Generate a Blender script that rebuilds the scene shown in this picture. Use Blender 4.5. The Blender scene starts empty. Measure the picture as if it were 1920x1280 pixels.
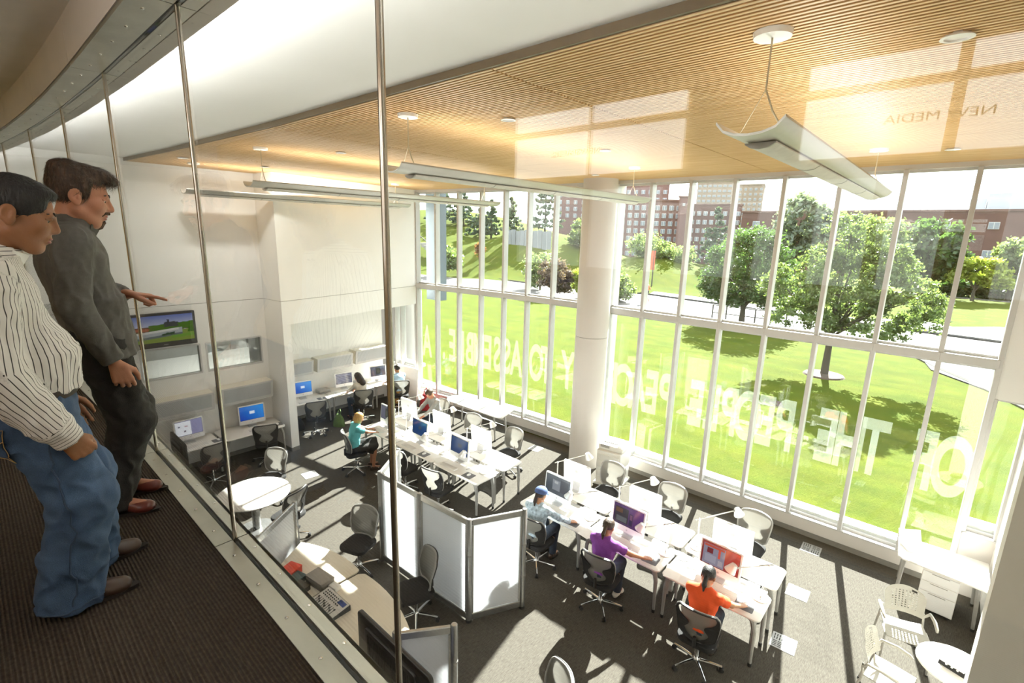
import bpy, bmesh, math, random
import numpy as np
from mathutils import Vector, Matrix, noise as mnoise
random.seed(7)
S = bpy.context.scene
COL = S.collection
PI = math.pi
# ------------------------------------------------------------------ camera
RW = ((0.742, 0.163, -0.650), (0.670, -0.145, 0.728), (0.025, -0.976, -0.217))
cam_d = bpy.data.cameras.new('camera'); cam = bpy.data.objects.new('camera', cam_d); COL.objects.link(cam)
cam_d.sensor_width = 36.0; cam_d.lens = 36.0 * 923.0 / 1920.0; cam_d.clip_start = 0.05; cam_d.clip_end = 900
_r = Vector((RW[0][0], RW[1][0], RW[2][0])).normalized()
_b = -Vector((RW[0][2], RW[1][2], RW[2][2])).normalized()
_u = _b.cross(_r).normalized(); _r = _u.cross(_b).normalized()
cam.matrix_world = Matrix(((_r.x, _u.x, _b.x, 0.0), (_r.y, _u.y, _b.y, 0.0), (_r.z, _u.z, _b.z, 5.4), (0, 0, 0, 1)))
S.camera = cam
# ------------------------------------------------------------------ world, sun, exposure
W = bpy.data.worlds.new('sky'); S.world = W; W.use_nodes = True
_bg = W.node_tree.nodes['Background']
_bg.inputs['Color'].default_value = (0.93, 0.965, 1.0, 1); _bg.inputs['Strength'].default_value = 3.4
sun_d = bpy.data.lights.new('sun', 'SUN'); sun = bpy.data.objects.new('sun', sun_d); COL.objects.link(sun)
sun_d.energy = 33.0; sun_d.angle = math.radians(0.53); sun_d.color = (1.0, 0.975, 0.94)
_sd = Vector((-0.213, 1.0, 0.775)).normalized()          # towards the sun
sun.rotation_euler = _sd.to_track_quat('Z', 'Y').to_euler(); sun.location = (-10, 40, 40)
S.view_settings.view_transform = 'Standard'
try: S.view_settings.look = 'None'
except Exception: pass
S.view_settings.gamma = 1.0; S.view_settings.use_curve_mapping = False
S.view_settings.exposure = 0.75
cy = S.cycles
cy.max_bounces = 10; cy.diffuse_bounces = 6; cy.glossy_bounces = 4; cy.transmission_bounces = 6; cy.transparent_max_bounces = 24
cy.caustics_reflective = False; cy.caustics_refractive = False; cy.use_denoising = True
cy.sample_clamp_indirect = 6.0

# ------------------------------------------------------------------ materials
MAT = {}
def M(name, col, rough=0.55, metal=0.0, var=0.08, scale=14.0, bump=0.0, bscale=60.0, spec=0.5, stretch=None, emit=None, alpha=None):
    """procedural principled material: base colour broken up by noise, optional bump"""
    m = bpy.data.materials.new(name); m.use_nodes = True; MAT[name] = m
    nt = m.node_tree; n = nt.nodes; l = nt.links
    b = n['Principled BSDF']
    b.inputs['Roughness'].default_value = rough; b.inputs['Metallic'].default_value = metal
    b.inputs['Specular IOR Level'].default_value = spec
    tc = n.new('ShaderNodeTexCoord'); mp = n.new('ShaderNodeMapping'); l.new(tc.outputs['Object'], mp.inputs['Vector'])
    if stretch: mp.inputs['Scale'].default_value = stretch
    nz = n.new('ShaderNodeTexNoise'); nz.inputs['Scale'].default_value = scale; nz.inputs['Detail'].default_value = 4
    l.new(mp.outputs['Vector'], nz.inputs['Vector'])
    cr = n.new('ShaderNodeValToRGB'); cr.color_ramp.elements[0].position = 0.3; cr.color_ramp.elements[1].position = 0.7
    lo = [max(0, c * (1 - var)) for c in col]; hi = [min(1, c * (1 + var)) for c in col]
    cr.color_ramp.elements[0].color = (*lo, 1); cr.color_ramp.elements[1].color = (*hi, 1)
    l.new(nz.outputs['Fac'], cr.inputs['Fac']); l.new(cr.outputs['Color'], b.inputs['Base Color'])
    if bump:
        n2 = n.new('ShaderNodeTexNoise'); n2.inputs['Scale'].default_value = bscale; n2.inputs['Detail'].default_value = 3
        l.new(mp.outputs['Vector'], n2.inputs['Vector'])
        bp = n.new('ShaderNodeBump'); bp.inputs['Strength'].default_value = bump; bp.inputs['Distance'].default_value = 0.02
        l.new(n2.outputs['Fac'], bp.inputs['Height']); l.new(bp.outputs['Normal'], b.inputs['Normal'])
    if emit:
        b.inputs['Emission Color'].default_value = (*emit[:3], 1); b.inputs['Emission Strength'].default_value = emit[3]
    return m
def nodes(name):
    m = bpy.data.materials.new(name); m.use_nodes = True; MAT[name] = m
    nt = m.node_tree
    for nd in list(nt.nodes): nt.nodes.remove(nd)
    out = nt.nodes.new('ShaderNodeOutputMaterial')
    return m, nt.nodes, nt.links, out
def glass(name, tint, ior=1.5, gain=1.0):
    """thin architectural glass: transparent with a Fresnel mirror on top, lets sunlight through"""
    m, n, l, out = nodes(name)
    t = n.new('ShaderNodeBsdfTransparent'); t.inputs['Color'].default_value = (*tint, 1)
    g = n.new('ShaderNodeBsdfGlossy'); g.inputs['Roughness'].default_value = 0.0
    f = n.new('ShaderNodeLayerWeight'); f.inputs['Blend'].default_value = 0.5
    pw = n.new('ShaderNodeMath'); pw.operation = 'POWER'; pw.inputs[1].default_value = 5.0; l.new(f.outputs['Facing'], pw.inputs[0])
    F0 = ((ior - 1) / (ior + 1)) ** 2 * gain                      # Schlick, the same from both sides of the sheet
    mu = n.new('ShaderNodeMath'); mu.operation = 'MULTIPLY_ADD'; mu.inputs[1].default_value = 1 - F0; mu.inputs[2].default_value = F0; mu.use_clamp = True
    l.new(pw.outputs[0], mu.inputs[0])
    mx = n.new('ShaderNodeMixShader'); l.new(mu.outputs[0], mx.inputs[0]); l.new(t.outputs[0], mx.inputs[1]); l.new(g.outputs[0], mx.inputs[2])
    l.new(mx.outputs[0], out.inputs[0]); return m
def translucent(name, col, trans=0.5, transp=0.0, rough=0.6):
    m, n, l, out = nodes(name)
    tc = n.new('ShaderNodeTexCoord'); nz = n.new('ShaderNodeTexNoise'); nz.inputs['Scale'].default_value = 9
    l.new(tc.outputs['Object'], nz.inputs['Vector'])
    mxc = n.new('ShaderNodeMixRGB'); mxc.inputs[1].default_value = (*[c * .93 for c in col], 1); mxc.inputs[2].default_value = (*col, 1)
    l.new(nz.outputs['Fac'], mxc.inputs[0])
    d = n.new('ShaderNodeBsdfDiffuse'); t = n.new('ShaderNodeBsdfTranslucent')
    l.new(mxc.outputs[0], d.inputs[0]); l.new(mxc.outputs[0], t.inputs[0])
    a = n.new('ShaderNodeMixShader'); a.inputs[0].default_value = trans
    l.new(d.outputs[0], a.inputs[1]); l.new(t.outputs[0], a.inputs[2]); last = a
    if transp:
        tr = n.new('ShaderNodeBsdfTransparent'); c = n.new('ShaderNodeMixShader'); c.inputs[0].default_value = transp
        l.new(a.outputs[0], c.inputs[1]); l.new(tr.outputs[0], c.inputs[2]); last = c
    l.new(last.outputs[0], out.inputs[0]); return m

M('wall_white', (0.82, 0.81, 0.79), 0.6, var=0.02, scale=3)
M('column_paint', (0.64, 0.605, 0.57), 0.55, var=0.02, scale=3)
M('base_dark', (0.20, 0.19, 0.17), 0.7)
M('wall_seam', (0.30, 0.29, 0.27), 0.8)
M('wall_sage', (0.72, 0.69, 0.63), 0.6, var=0.03, scale=3)
M('ceiling_white', (0.88, 0.87, 0.85), 0.7, var=0.02, scale=2)
M('soffit_grey', (0.78, 0.75, 0.72), 0.7, var=0.04, scale=3)
M('bulkhead_paint', (0.74, 0.69, 0.66), 0.65, var=0.03, scale=3)
M('white_frame', (0.55, 0.54, 0.53), 0.35, var=0.03, scale=6)
M('frame_seal', (0.25, 0.24, 0.22), 0.6)
M('white_gloss', (0.86, 0.85, 0.84), 0.25, var=0.02, scale=6)
M('steel', (0.50, 0.49, 0.42), 0.34, 1.0, var=0.10, scale=5, bump=0.05, bscale=30)
M('steel_dark', (0.05, 0.05, 0.045), 0.5, 0.6)
M('rod_steel', (0.55, 0.50, 0.44), 0.22, 1.0, var=0.1, scale=4)
M('screw', (0.75, 0.74, 0.7), 0.25, 1.0)
M('chrome', (0.80, 0.80, 0.80), 0.14, 1.0, var=0.05)
M('alu', (0.42, 0.42, 0.41), 0.36, 0.85, var=0.08)
M('black_plastic', (0.018, 0.017, 0.017), 0.42, var=0.2)
M('black_fabric', (0.016, 0.015, 0.015), 0.9, var=0.3, scale=80, bump=0.3, bscale=200)
M('rubber', (0.02, 0.02, 0.02), 0.7)
M('desk_top', (0.80, 0.77, 0.73), 0.32, var=0.03, scale=8)
M('desk_edge', (0.45, 0.42, 0.38), 0.5)
M('table_cream', (0.78, 0.72, 0.60), 0.38, var=0.03, scale=4)
M('leg_grey', (0.38, 0.37, 0.35), 0.4, 0.35, var=0.06)
M('mac_white', (0.85, 0.85, 0.86), 0.18, var=0.01)
M('mac_grey', (0.55, 0.55, 0.56), 0.3)
M('key_white', (0.74, 0.72, 0.70), 0.5)
M('pad_grey', (0.16, 0.16, 0.17), 0.8)
M('lamp_alu', (0.78, 0.77, 0.74), 0.32, 0.3, var=0.03)
M('caper_grey', (0.42, 0.40, 0.35), 0.5, var=0.04)
M('caper_leg', (0.45, 0.43, 0.39), 0.4, 0.4)
M('cabinet_body', (0.70, 0.66, 0.57), 0.45, var=0.03, scale=6)
M('cabinet_door', (0.42, 0.43, 0.44), 0.3, var=0.04, scale=120)
M('printer_white', (0.78, 0.76, 0.71), 0.4, var=0.02)
M('printer_grey', (0.35, 0.34, 0.32), 0.5)
M('paper', (0.86, 0.85, 0.82), 0.8, var=0.04)
M('ink_blue', (0.20, 0.24, 0.50), 0.7); M('ink_grey', (0.40, 0.42, 0.46), 0.7)
M('pendant_grey', (0.50, 0.49, 0.46), 0.35, 0.3, var=0.04)
M('pendant_inner', (0.62, 0.60, 0.56), 0.45)
M('cord_beige', (0.52, 0.44, 0.30), 0.6)
M('vent_white', (0.45, 0.45, 0.45), 0.4); M('vent_slot', (0.010, 0.010, 0.010), 0.7)
M('red_plastic', (0.62, 0.045, 0.02), 0.45); M('red_fabric', (0.33, 0.012, 0.02), 0.8, var=0.2)
M('teal_box', (0.05, 0.085, 0.085), 0.5); M('grey_box', (0.26, 0.24, 0.21), 0.55); M('dark_box', (0.035, 0.028, 0.022), 0.5)
M('mixer_face', (0.62, 0.61, 0.58), 0.4); M('mixer_dark', (0.04, 0.045, 0.05), 0.5)
M('green_bag', (0.085, 0.14, 0.035), 0.8, var=0.2, scale=20, bump=0.2)
M('leaf_green', (0.10, 0.22, 0.04), 0.6, var=0.2)
M('banner_red', (0.62, 0.10, 0.05), 0.7); M('dark_pole', (0.06, 0.055, 0.05), 0.6)
glass('window_glass', (0.97, 0.985, 0.975), 1.45, 1.0)
glass('rail_glass', (0.955, 0.97, 0.955), 1.52, 1.15)
glass('inner_glass', (0.9, 0.93, 0.91), 1.5, 1.0)
translucent('frit_letter', (0.80, 0.86, 0.80), 0.55, 0.91)
translucent('screen_white', (0.80, 0.81, 0.83), 0.45)
translucent('chair_mesh', (0.40, 0.385, 0.35), 0.42, 0.22)

# carpet of the room below: dark loop pile with light flecks running along y
def carpet(name, base, fleck, sx, sy, bumps=0.4, bands=None):
    m = bpy.data.materials.new(name); m.use_nodes = True; MAT[name] = m
    nt = m.node_tree; n = nt.nodes; l = nt.links; b = n['Principled BSDF']
    b.inputs['Roughness'].default_value = 0.95; b.inputs['Specular IOR Level'].default_value = 0.12
    tc = n.new('ShaderNodeTexCoord'); mp = n.new('ShaderNodeMapping'); mp.inputs['Scale'].default_value = (sx, sy, 1)
    l.new(tc.outputs['Object'], mp.inputs['Vector'])
    nz = n.new('ShaderNodeTexNoise'); nz.inputs['Scale'].default_value = 1.0; nz.inputs['Detail'].default_value = 5; nz.inputs['Roughness'].default_value = 0.7
    l.new(mp.outputs['Vector'], nz.inputs['Vector'])
    cr = n.new('ShaderNodeValToRGB'); cr.color_ramp.elements[0].position = 0.35; cr.color_ramp.elements[1].position = 0.68
    cr.color_ramp.elements[0].color = (*base, 1); cr.color_ramp.elements[1].color = (*fleck, 1)
    l.new(nz.outputs['Fac'], cr.inputs['Fac']); src = cr.outputs['Color']; hgt = nz.outputs['Fac']
    if bands:
        wv = n.new('ShaderNodeTexWave'); wv.bands_direction = bands[0]; wv.inputs['Scale'].default_value = bands[1]; wv.inputs['Distortion'].default_value = 0.6
        wv.inputs['Detail'].default_value = 1
        l.new(tc.outputs['Object'], wv.inputs['Vector'])
        mx = n.new('ShaderNodeMixRGB'); mx.blend_type = 'MULTIPLY'; mx.inputs[0].default_value = 0.45
        l.new(src, mx.inputs[1]); l.new(wv.outputs['Color'], mx.inputs[2]); src = mx.outputs[0]; hgt = wv.outputs['Fac']
    l.new(src, b.inputs['Base Color'])
    bp = n.new('ShaderNodeBump'); bp.inputs['Strength'].default_value = bumps; bp.inputs['Distance'].default_value = 0.01
    l.new(hgt, bp.inputs['Height']); l.new(bp.outputs['Normal'], b.inputs['Normal'])
carpet('carpet_room', (0.048, 0.042, 0.035), (0.104, 0.096, 0.081), 140, 13)
carpet('carpet_balcony', (0.055, 0.042, 0.032), (0.10, 0.08, 0.062), 60, 60, 0.8, ('Y', 24.0))

def wood_mat(name, c1, c2):
    m = bpy.data.materials.new(name); m.use_nodes = True; MAT[name] = m
    nt = m.node_tree; n = nt.nodes; l = nt.links; b = n['Principled BSDF']; b.inputs['Roughness'].default_value = 0.45
    tc = n.new('ShaderNodeTexCoord'); oi = n.new('ShaderNodeObjectInfo')
    ge = n.new('ShaderNodeNewGeometry'); mp = n.new('ShaderNodeMapping'); mp.inputs['Scale'].default_value = (1.3, 22, 22)
    l.new(ge.outputs['Position'], mp.inputs['Vector'])
    nz = n.new('ShaderNodeTexNoise'); nz.inputs['Scale'].default_value = 1.0; nz.inputs['Detail'].default_value = 3
    l.new(mp.outputs['Vector'], nz.inputs['Vector'])
    cr = n.new('ShaderNodeValToRGB'); cr.color_ramp.elements[0].position = 0.32; cr.color_ramp.elements[1].position = 0.68
    cr.color_ramp.elements[0].color = (*c1, 1); cr.color_ramp.elements[1].color = (*c2, 1)
    l.new(nz.outputs['Fac'], cr.inputs['Fac']); l.new(cr.outputs['Color'], b.inputs['Base Color'])
wood_mat('slat_wood', (0.66, 0.41, 0.18), (0.82, 0.57, 0.31))
M('slat_backing', (0.022, 0.009, 0.002), 0.8, var=0.1)
M('wood_edge', (0.085, 0.050, 0.012), 0.5, var=0.1)

# ------------------------------------------------------------------ mesh kit
class MB:
    def __init__(s): s.v = []; s.f = []
    def add(s, vs, fs):
        o = len(s.v); s.v.extend([tuple(p) for p in vs]); s.f.extend([tuple(i + o for i in q) for q in fs]); return s
    def box(s, c, d, R=None):
        hx, hy, hz = d[0] / 2, d[1] / 2, d[2] / 2
        p = [(-hx, -hy, -hz), (hx, -hy, -hz), (hx, hy, -hz), (-hx, hy, -hz), (-hx, -hy, hz), (hx, -hy, hz), (hx, hy, hz), (-hx, hy, hz)]
        C = Vector(c)
        vs = [(C + (R @ Vector(q) if R else Vector(q))) for q in p]
        return s.add(vs, [(0, 3, 2, 1), (4, 5, 6, 7), (0, 1, 5, 4), (1, 2, 6, 5), (2, 3, 7, 6), (3, 0, 4, 7)])
    def span(s, a, b): return s.box([(a[i] + b[i]) / 2 for i in range(3)], [abs(b[i] - a[i]) for i in range(3)])
    def prism(s, poly, z0, z1):
        n = len(poly)
        vs = [(x, y, z0) for x, y in poly] + [(x, y, z1) for x, y in poly]
        fs = [tuple(range(n - 1, -1, -1)), tuple(range(n, 2 * n))] + [(i, (i + 1) % n, n + (i + 1) % n, n + i) for i in range(n)]
        return s.add(vs, fs)
    def extr(s, poly, O, U, V, N, t):
        """polygon (u,v) in plane O,U,V extruded by t along N"""
        O, U, V, N = Vector(O), Vector(U), Vector(V), Vector(N); n = len(poly)
        a = [O + U * p[0] + V * p[1] for p in poly]; b = [q + N * t for q in a]
        return s.add(a + b, [tuple(range(n - 1, -1, -1)), tuple(range(n, 2 * n))] + [(i, (i + 1) % n, n + (i + 1) % n, n + i) for i in range(n)])
    def cyl(s, p0, p1, r0, r1=None, n=10):
        r1 = r0 if r1 is None else r1
        p0, p1 = Vector(p0), Vector(p1); d = (p1 - p0).normalized()
        u = d.orthogonal().normalized(); w = d.cross(u)
        vs = []
        for p, r in ((p0, r0), (p1, r1)):
            for i in range(n):
                a = 2 * PI * i / n; vs.append(p + u * (math.cos(a) * r) + w * (math.sin(a) * r))
        return s.add(vs, [tuple(range(n - 1, -1, -1)), tuple(range(n, 2 * n))] + [(i, (i + 1) % n, n + (i + 1) % n, n + i) for i in range(n)])
    def tube(s, pts, r, n=8, closed=False):
        P = [Vector(p) for p in pts]; m = len(P); rs = r if isinstance(r, (list, tuple)) else [r] * m
        vs = []; prev = None
        for i in range(m):
            if closed: d = P[(i + 1) % m] - P[i - 1]
            else: d = P[min(i + 1, m - 1)] - P[max(i - 1, 0)]
            d.normalize()
            u = d.orthogonal() if prev is None else (prev - d * prev.dot(d))
            if u.length < 1e-6: u = d.orthogonal()
            u.normalize(); prev = u; w = d.cross(u)
            for k in range(n):
                a = 2 * PI * k / n; vs.append(P[i] + u * (math.cos(a) * rs[i]) + w * (math.sin(a) * rs[i]))
        fs = []
        for i in range(m if closed else m - 1):
            j = (i + 1) % m
            for k in range(n): fs.append((i * n + k, i * n + (k + 1) % n, j * n + (k + 1) % n, j * n + k))
        if not closed: fs += [tuple(range(n - 1, -1, -1)), tuple(range((m - 1) * n, m * n))]
        return s.add(vs, fs)
    def lathe(s, prof, c=(0, 0, 0), n=20, ax=None):
        """profile [(r,z)] revolved about z (or about frame ax)"""
        vs = []; C = Vector(c)
        for r, z in prof:
            for k in range(n):
                a = 2 * PI * k / n; q = Vector((r * math.cos(a), r * math.sin(a), z)); vs.append(C + (ax @ q if ax else q))
        fs = []
        for i in range(len(prof) - 1):
            for k in range(n): fs.append((i * n + k, i * n + (k + 1) % n, (i + 1) * n + (k + 1) % n, (i + 1) * n + k))
        fs += [tuple(range(n - 1, -1, -1)), tuple(range((len(prof) - 1) * n, len(prof) * n))]
        return s.add(vs, fs)
    def ell(s, c, r, n=10, R=None):
        vs = []; C = Vector(c); m = max(4, n // 2 + 1)
        for i in range(1, m):
            t = PI * i / m
            for k in range(n):
                a = 2 * PI * k / n; q = Vector((r[0] * math.sin(t) * math.cos(a), r[1] * math.sin(t) * math.sin(a), r[2] * math.cos(t)))
                vs.append(C + (R @ q if R else q))
        q = Vector((0, 0, r[2])); vs.append(C + (R @ q if R else q)); vs.append(C - (R @ q if R else q)); T = len(vs)
        fs = []
        for i in range(m - 2):
            for k in range(n): fs.append((i * n + k, (i + 1) * n + k, (i + 1) * n + (k + 1) % n, i * n + (k + 1) % n))
        for k in range(n):
            fs.append((T - 2, k, (k + 1) % n)); fs.append((T - 1, (m - 2) * n + (k + 1) % n, (m - 2) * n + k))
        return s.add(vs, fs)
    def surf(s, fn, nu, nv, thick=None, wrap=False):
        """grid fn(i/nu, j/nv) -> point; thick = offset vector function for a second skin"""
        g = [[Vector(fn(i / nu, j / nv)) for j in range(nv + 1)] for i in range(nu + 1)]
        idx = lambda i, j: i * (nv + 1) + j
        vs = [g[i][j] for i in range(nu + 1) for j in range(nv + 1)]
        fs = [(idx(i, j), idx(i + 1, j), idx(i + 1, j + 1), idx(i, j + 1)) for i in range(nu) for j in range(nv)]
        if thick is None: return s.add(vs, fs)
        T = Vector(thick); o = len(vs)
        vs2 = [p + T for p in vs]; fs2 = [tuple(o + q for q in reversed(f)) for f in fs]
        rim = []
        for i in range(nu): rim += [(idx(i, 0), idx(i + 1, 0)), (idx(i + 1, nv), idx(i, nv))]
        for j in range(nv): rim += [(idx(nu, j), idx(nu, j + 1)), (idx(0, j + 1), idx(0, j))]
        return s.add(vs + vs2, fs + fs2 + [(a, o + a, o + b, b) for a, b in rim])
    def build(s, name, mat, parent=None, bevel=0.0, smooth=False, seg=2, angle=40):
        me = bpy.data.meshes.new(name); me.from_pydata(s.v, [], s.f)
        bm = bmesh.new(); bm.from_mesh(me)
        if bevel:
            es = [e for e in bm.edges if len(e.link_faces) == 2 and e.calc_face_angle(0) > 0.6]
            bmesh.ops.bevel(bm, geom=es, offset=bevel, segments=seg, affect='EDGES', profile=0.5)
        bmesh.ops.recalc_face_normals(bm, faces=bm.faces[:]); bm.to_mesh(me); bm.free()
        if smooth or (bevel and seg > 1):
            me.shade_smooth()
            try: me.set_sharp_from_angle(angle=math.radians(angle))
            except Exception: pass
        me.materials.append(MAT[mat] if isinstance(mat, str) else mat)
        o = bpy.data.objects.new(name, me); COL.objects.link(o)
        if parent: o.parent = parent
        return o
def tag(o, label=None, cat=None, group=None, kind=None):
    if label: o['label'] = label
    if cat: o['category'] = cat
    if group: o['group'] = group
    if kind: o['kind'] = kind
    return o
def thing(name, label=None, cat=None, loc=(0, 0, 0), rz=0.0, group=None, kind=None):
    o = bpy.data.objects.new(name, None); COL.objects.link(o); o.empty_display_size = 0.1
    o.location = loc; o.rotation_euler = (0, 0, rz)
    return tag(o, label, cat, group, kind)
def dup(o, loc=None, rz=None, label=None, group=None, parent=None):
    c = o.copy(); COL.objects.link(c)
    if parent is not None: c.parent = parent
    if loc is not None: c.location = loc
    if rz is not None: c.rotation_euler = (0, 0, rz)
    if label: c['label'] = label
    if group: c['group'] = group
    for ch in list(o.children): dup(ch, parent=c)
    return c
def struct(o): o['kind'] = 'structure'; return o
def rrect(w, h, r, n=4, cx=0, cy=0):
    out = []
    for sx, sy, a0 in ((1, 1, 0), (-1, 1, 90), (-1, -1, 180), (1, -1, 270)):
        for k in range(n + 1):
            a = math.radians(a0 + 90 * k / n); out.append((cx + sx * (w / 2 - r) + r * math.cos(a), cy + sy * (h / 2 - r) + r * math.sin(a)))
    return out
def inst(src, name, parent, loc, rot=None, sc=None):
    c = bpy.data.objects.new(name, src.data); COL.objects.link(c); c.parent = parent; c.location = loc
    if rot: c.rotation_euler = rot
    if sc: c.scale = sc
    return c
def text_mesh(txt, name, mat, parent, O, U, V, h, depth=0.002, wfac=1.0, align='CENTER', bold=0.0):
    cu = bpy.data.curves.new(name, 'FONT'); cu.body = txt; cu.align_x = align; cu.size = 1.0; cu.extrude = 0.0; cu.offset = bold
    ob = bpy.data.objects.new(name, cu); COL.objects.link(ob)
    dg = bpy.context.evaluated_depsgraph_get(); me = bpy.data.meshes.new_from_object(ob.evaluated_get(dg))
    bpy.data.objects.remove(ob); bpy.data.curves.remove(cu)
    O, U, V = Vector(O), Vector(U), Vector(V)
    k = h / 0.70
    for v in me.vertices: v.co = O + U * (v.co.x * k * wfac) + V * (v.co.y * k)
    me.materials.clear(); me.materials.append(MAT[mat]); me.name = name
    o = bpy.data.objects.new(name, me); COL.objects.link(o); o.parent = parent
    return o
# ================================================================== the room
ZB, ZC, ZH = 3.9, 6.54, 6.47          # balcony floor, timber ceiling, window head
ZS, ZT0, ZT1 = 0.37, 3.65, 3.78       # sill, transom
def bend(x, k, x0=-3.5): return (x - x0) ** 2 / k if x < x0 else 0.0
def yg(x): return 0.705 - bend(x, 110)          # glass rail line
def yw(x): return 9.85 if x > -6.2 else 9.93 - (x + 6.7) ** 2 / 58.0   # window line

floor = struct(MB().prism([(-24, -3.2), (3.2, -3.2), (3.2, 9.95), (-6.2, 9.95), (-12.4, 9.5), (-13.5, 9.5), (-13.5, 10.5), (-24, 10.5)], -0.2, 0.0).build('floor', 'carpet_room'))

# --- left walls
wl = struct(thing('wall_left'))
def wallbox(a, b, parent=wl, name='wall_panel', mat='wall_white'): return MB().span(a, b).build(name, mat, parent)
X1 = -12.2
# wall with the screen and the two slot windows, built round the openings
wallbox((X1 - .18, -3.2, 0), (X1, 4.72, 2.15)); wallbox((X1 - .18, -3.2, 2.82), (X1, 4.72, 3.70)); wallbox((X1 - .18, -3.2, 3.712), (X1, 4.72, 6.64))
wallbox((X1 - .18, -3.2, 2.15), (X1, 2.18, 2.82)); wallbox((X1 - .18, 3.30, 2.15), (X1, 3.40, 2.82)); wallbox((X1 - .18, 4.60, 2.15), (X1, 4.72, 2.82))
MB().span((X1 - .15, -3.2, 3.70), (X1 - .012, 4.72, 3.712)).build('seam', 'wall_seam', wl)
# fin: end face towards the room, upper wall flush with it
F0, F1 = (-11.42, 4.80), (-12.36, 9.36)
def fin(z0, z1, nm='wall_panel', mat='wall_white', ins=0.0):
    return MB().prism([(X1 - .02, 4.72 + ins), (F0[0] - ins, F0[1] + ins), (F1[0] - ins, F1[1] - ins), (-13.6, 9.52 - ins), (-13.6, 4.72 + ins)], z0, z1).build(nm, mat, wl)
fin(3.712, 6.64); fin(3.15, 3.70); fin(3.70, 3.712, 'seam', 'wall_seam', 0.012)
MB().prism([(X1 - .02, 4.72), (F0[0], F0[1]), (F0[0] - .03, F0[1] + .20), (-13.4, 5.0), (-13.4, 4.72)], 0, 3.15).build('wall_fin', 'wall_white', wl)
wallbox((-13.55, 4.9, 0), (-13.37, 8.72, 3.15))
MB().prism([(-13.4, 8.72), (-13.55, 8.72), (-13.75, 9.40), (-13.6, 9.5), (-12.42, 9.5), (-12.42, 9.34), (-13.25, 9.28)], 0, 1.02).build('wall_panel', 'wall_white', wl)
bl = MB()
for a, b in (((X1, -3), (X1, 4.72)), ((X1, 4.72), F0), (F0, (F0[0] - .03, F0[1] + .2)), ((-13.37, 5.0), (-13.37, 8.72))):
    A, B = Vector((*a, 0)), Vector((*b, 0)); d = (B - A); n = Vector((d.y, -d.x, 0)).normalized()
    c = (A + B) / 2 + n * .006; ang = math.atan2(d.y, d.x)
    bl.box((c.x, c.y, .05), (d.length, .012, .10), Matrix.Rotation(ang, 3, 'Z'))
struct(bl.build('baseboard_left', 'base_dark'))
# --- right walls
wr = struct(thing('wall_right'))
MB().span((1.08, 4.6, 0), (1.26, 10.3, 3.70)).build('wall_panel', 'wall_white', wr)
MB().span((1.08, 4.6, 3.712), (1.26, 10.3, 6.64)).build('wall_panel', 'wall_white', wr)
MB().span((1.095, 4.6, 3.70), (1.24, 10.3, 3.712)).build('seam', 'wall_seam', wr)
MB().span((0.585, 4.90, 0), (1.4, 5.08, 6.64)).build('wall_fin', 'wall_sage', wr)
MB().span((1.3, -3.2, 0), (3.2, 4.95, 6.64)).build('wall_panel', 'wall_sage', wr)
# --- back walls (under the balcony and behind the walkway)
wb = struct(thing('wall_back'))
MB().span((-24, -3.4, 0), (3.2, -3.2, 6.64)).build('wall_panel', 'wall_white', wb)
# --- strip of wall over and under the window, and the round column
wf = struct(thing('wall_front'))
xs_l = [-12.36, -11.6, -10.76, -9.95, -9.14, -8.35, -7.54, -6.71]
xs_r = [-5.83 + .8325 * i for i in range(8)] + [0.66]
def strip(xa, xb, z0, z1, y0, y1, mb):
    a, b = (xa, yw(xa)), (xb, yw(xb))
    mb.prism([(a[0], a[1] + y0), (b[0], b[1] + y0), (b[0], b[1] + y1), (a[0], a[1] + y1)], z0, z1)
for xs in (xs_l, xs_r):
    hd = MB(); sl = MB()
    for a, b in zip(xs[:-1], xs[1:]):
        strip(a, b, ZH, 6.66, -.03, .3, hd); strip(a, b, 0.11, ZS - .03, -.03, .35, sl)
    hd.build('lintel', 'column_paint', wf); sl.build('knee_wall', 'column_paint', wf)
MB().prism([(-6.75, 9.95), (-5.8, 9.85), (-5.8, 10.2), (-6.75, 10.2)], 0, 6.66).build('pier', 'column_paint', wf)
M('fin_blue', (0.10, 0.13, 0.16), 0.4)
MB().span((-12.75, 10.05, 3.2), (-12.12, 10.35, 6.66)).build('outer_fin', 'fin_blue', wf)
MB().span((0.66, 9.82, 0), (1.1, 10.2, 1.02)).build('knee_wall', 'column_paint', wf)
MB().span((0.66, 9.82, 3.20), (1.1, 10.2, 6.66)).build('wall_panel', 'wall_white', wf)
col = MB().lathe([(.37, 0), (.37, 3.13)], (-5.98, 9.42, 0), 40).build('column', 'column_paint', wf, smooth=True)
MB().lathe([(.37, 3.142), (.37, 6.6)], (-5.98, 9.42, 0), 40).build('column', 'column_paint', wf, smooth=True)
MB().lathe([(.362, 3.125), (.362, 3.147)], (-5.98, 9.42, 0), 40).build('column_joint', 'wall_seam', wf, smooth=True)
bf = MB()
for a, b in zip(xs_l[:-1], xs_l[1:]): strip(a, b, 0, .11, -.012, .3, bf)
for a, b in zip(xs_r[:-1], xs_r[1:]): strip(a, b, 0, .11, -.012, .3, bf)
struct(bf.build('baseboard_front', 'base_dark'))
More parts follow.
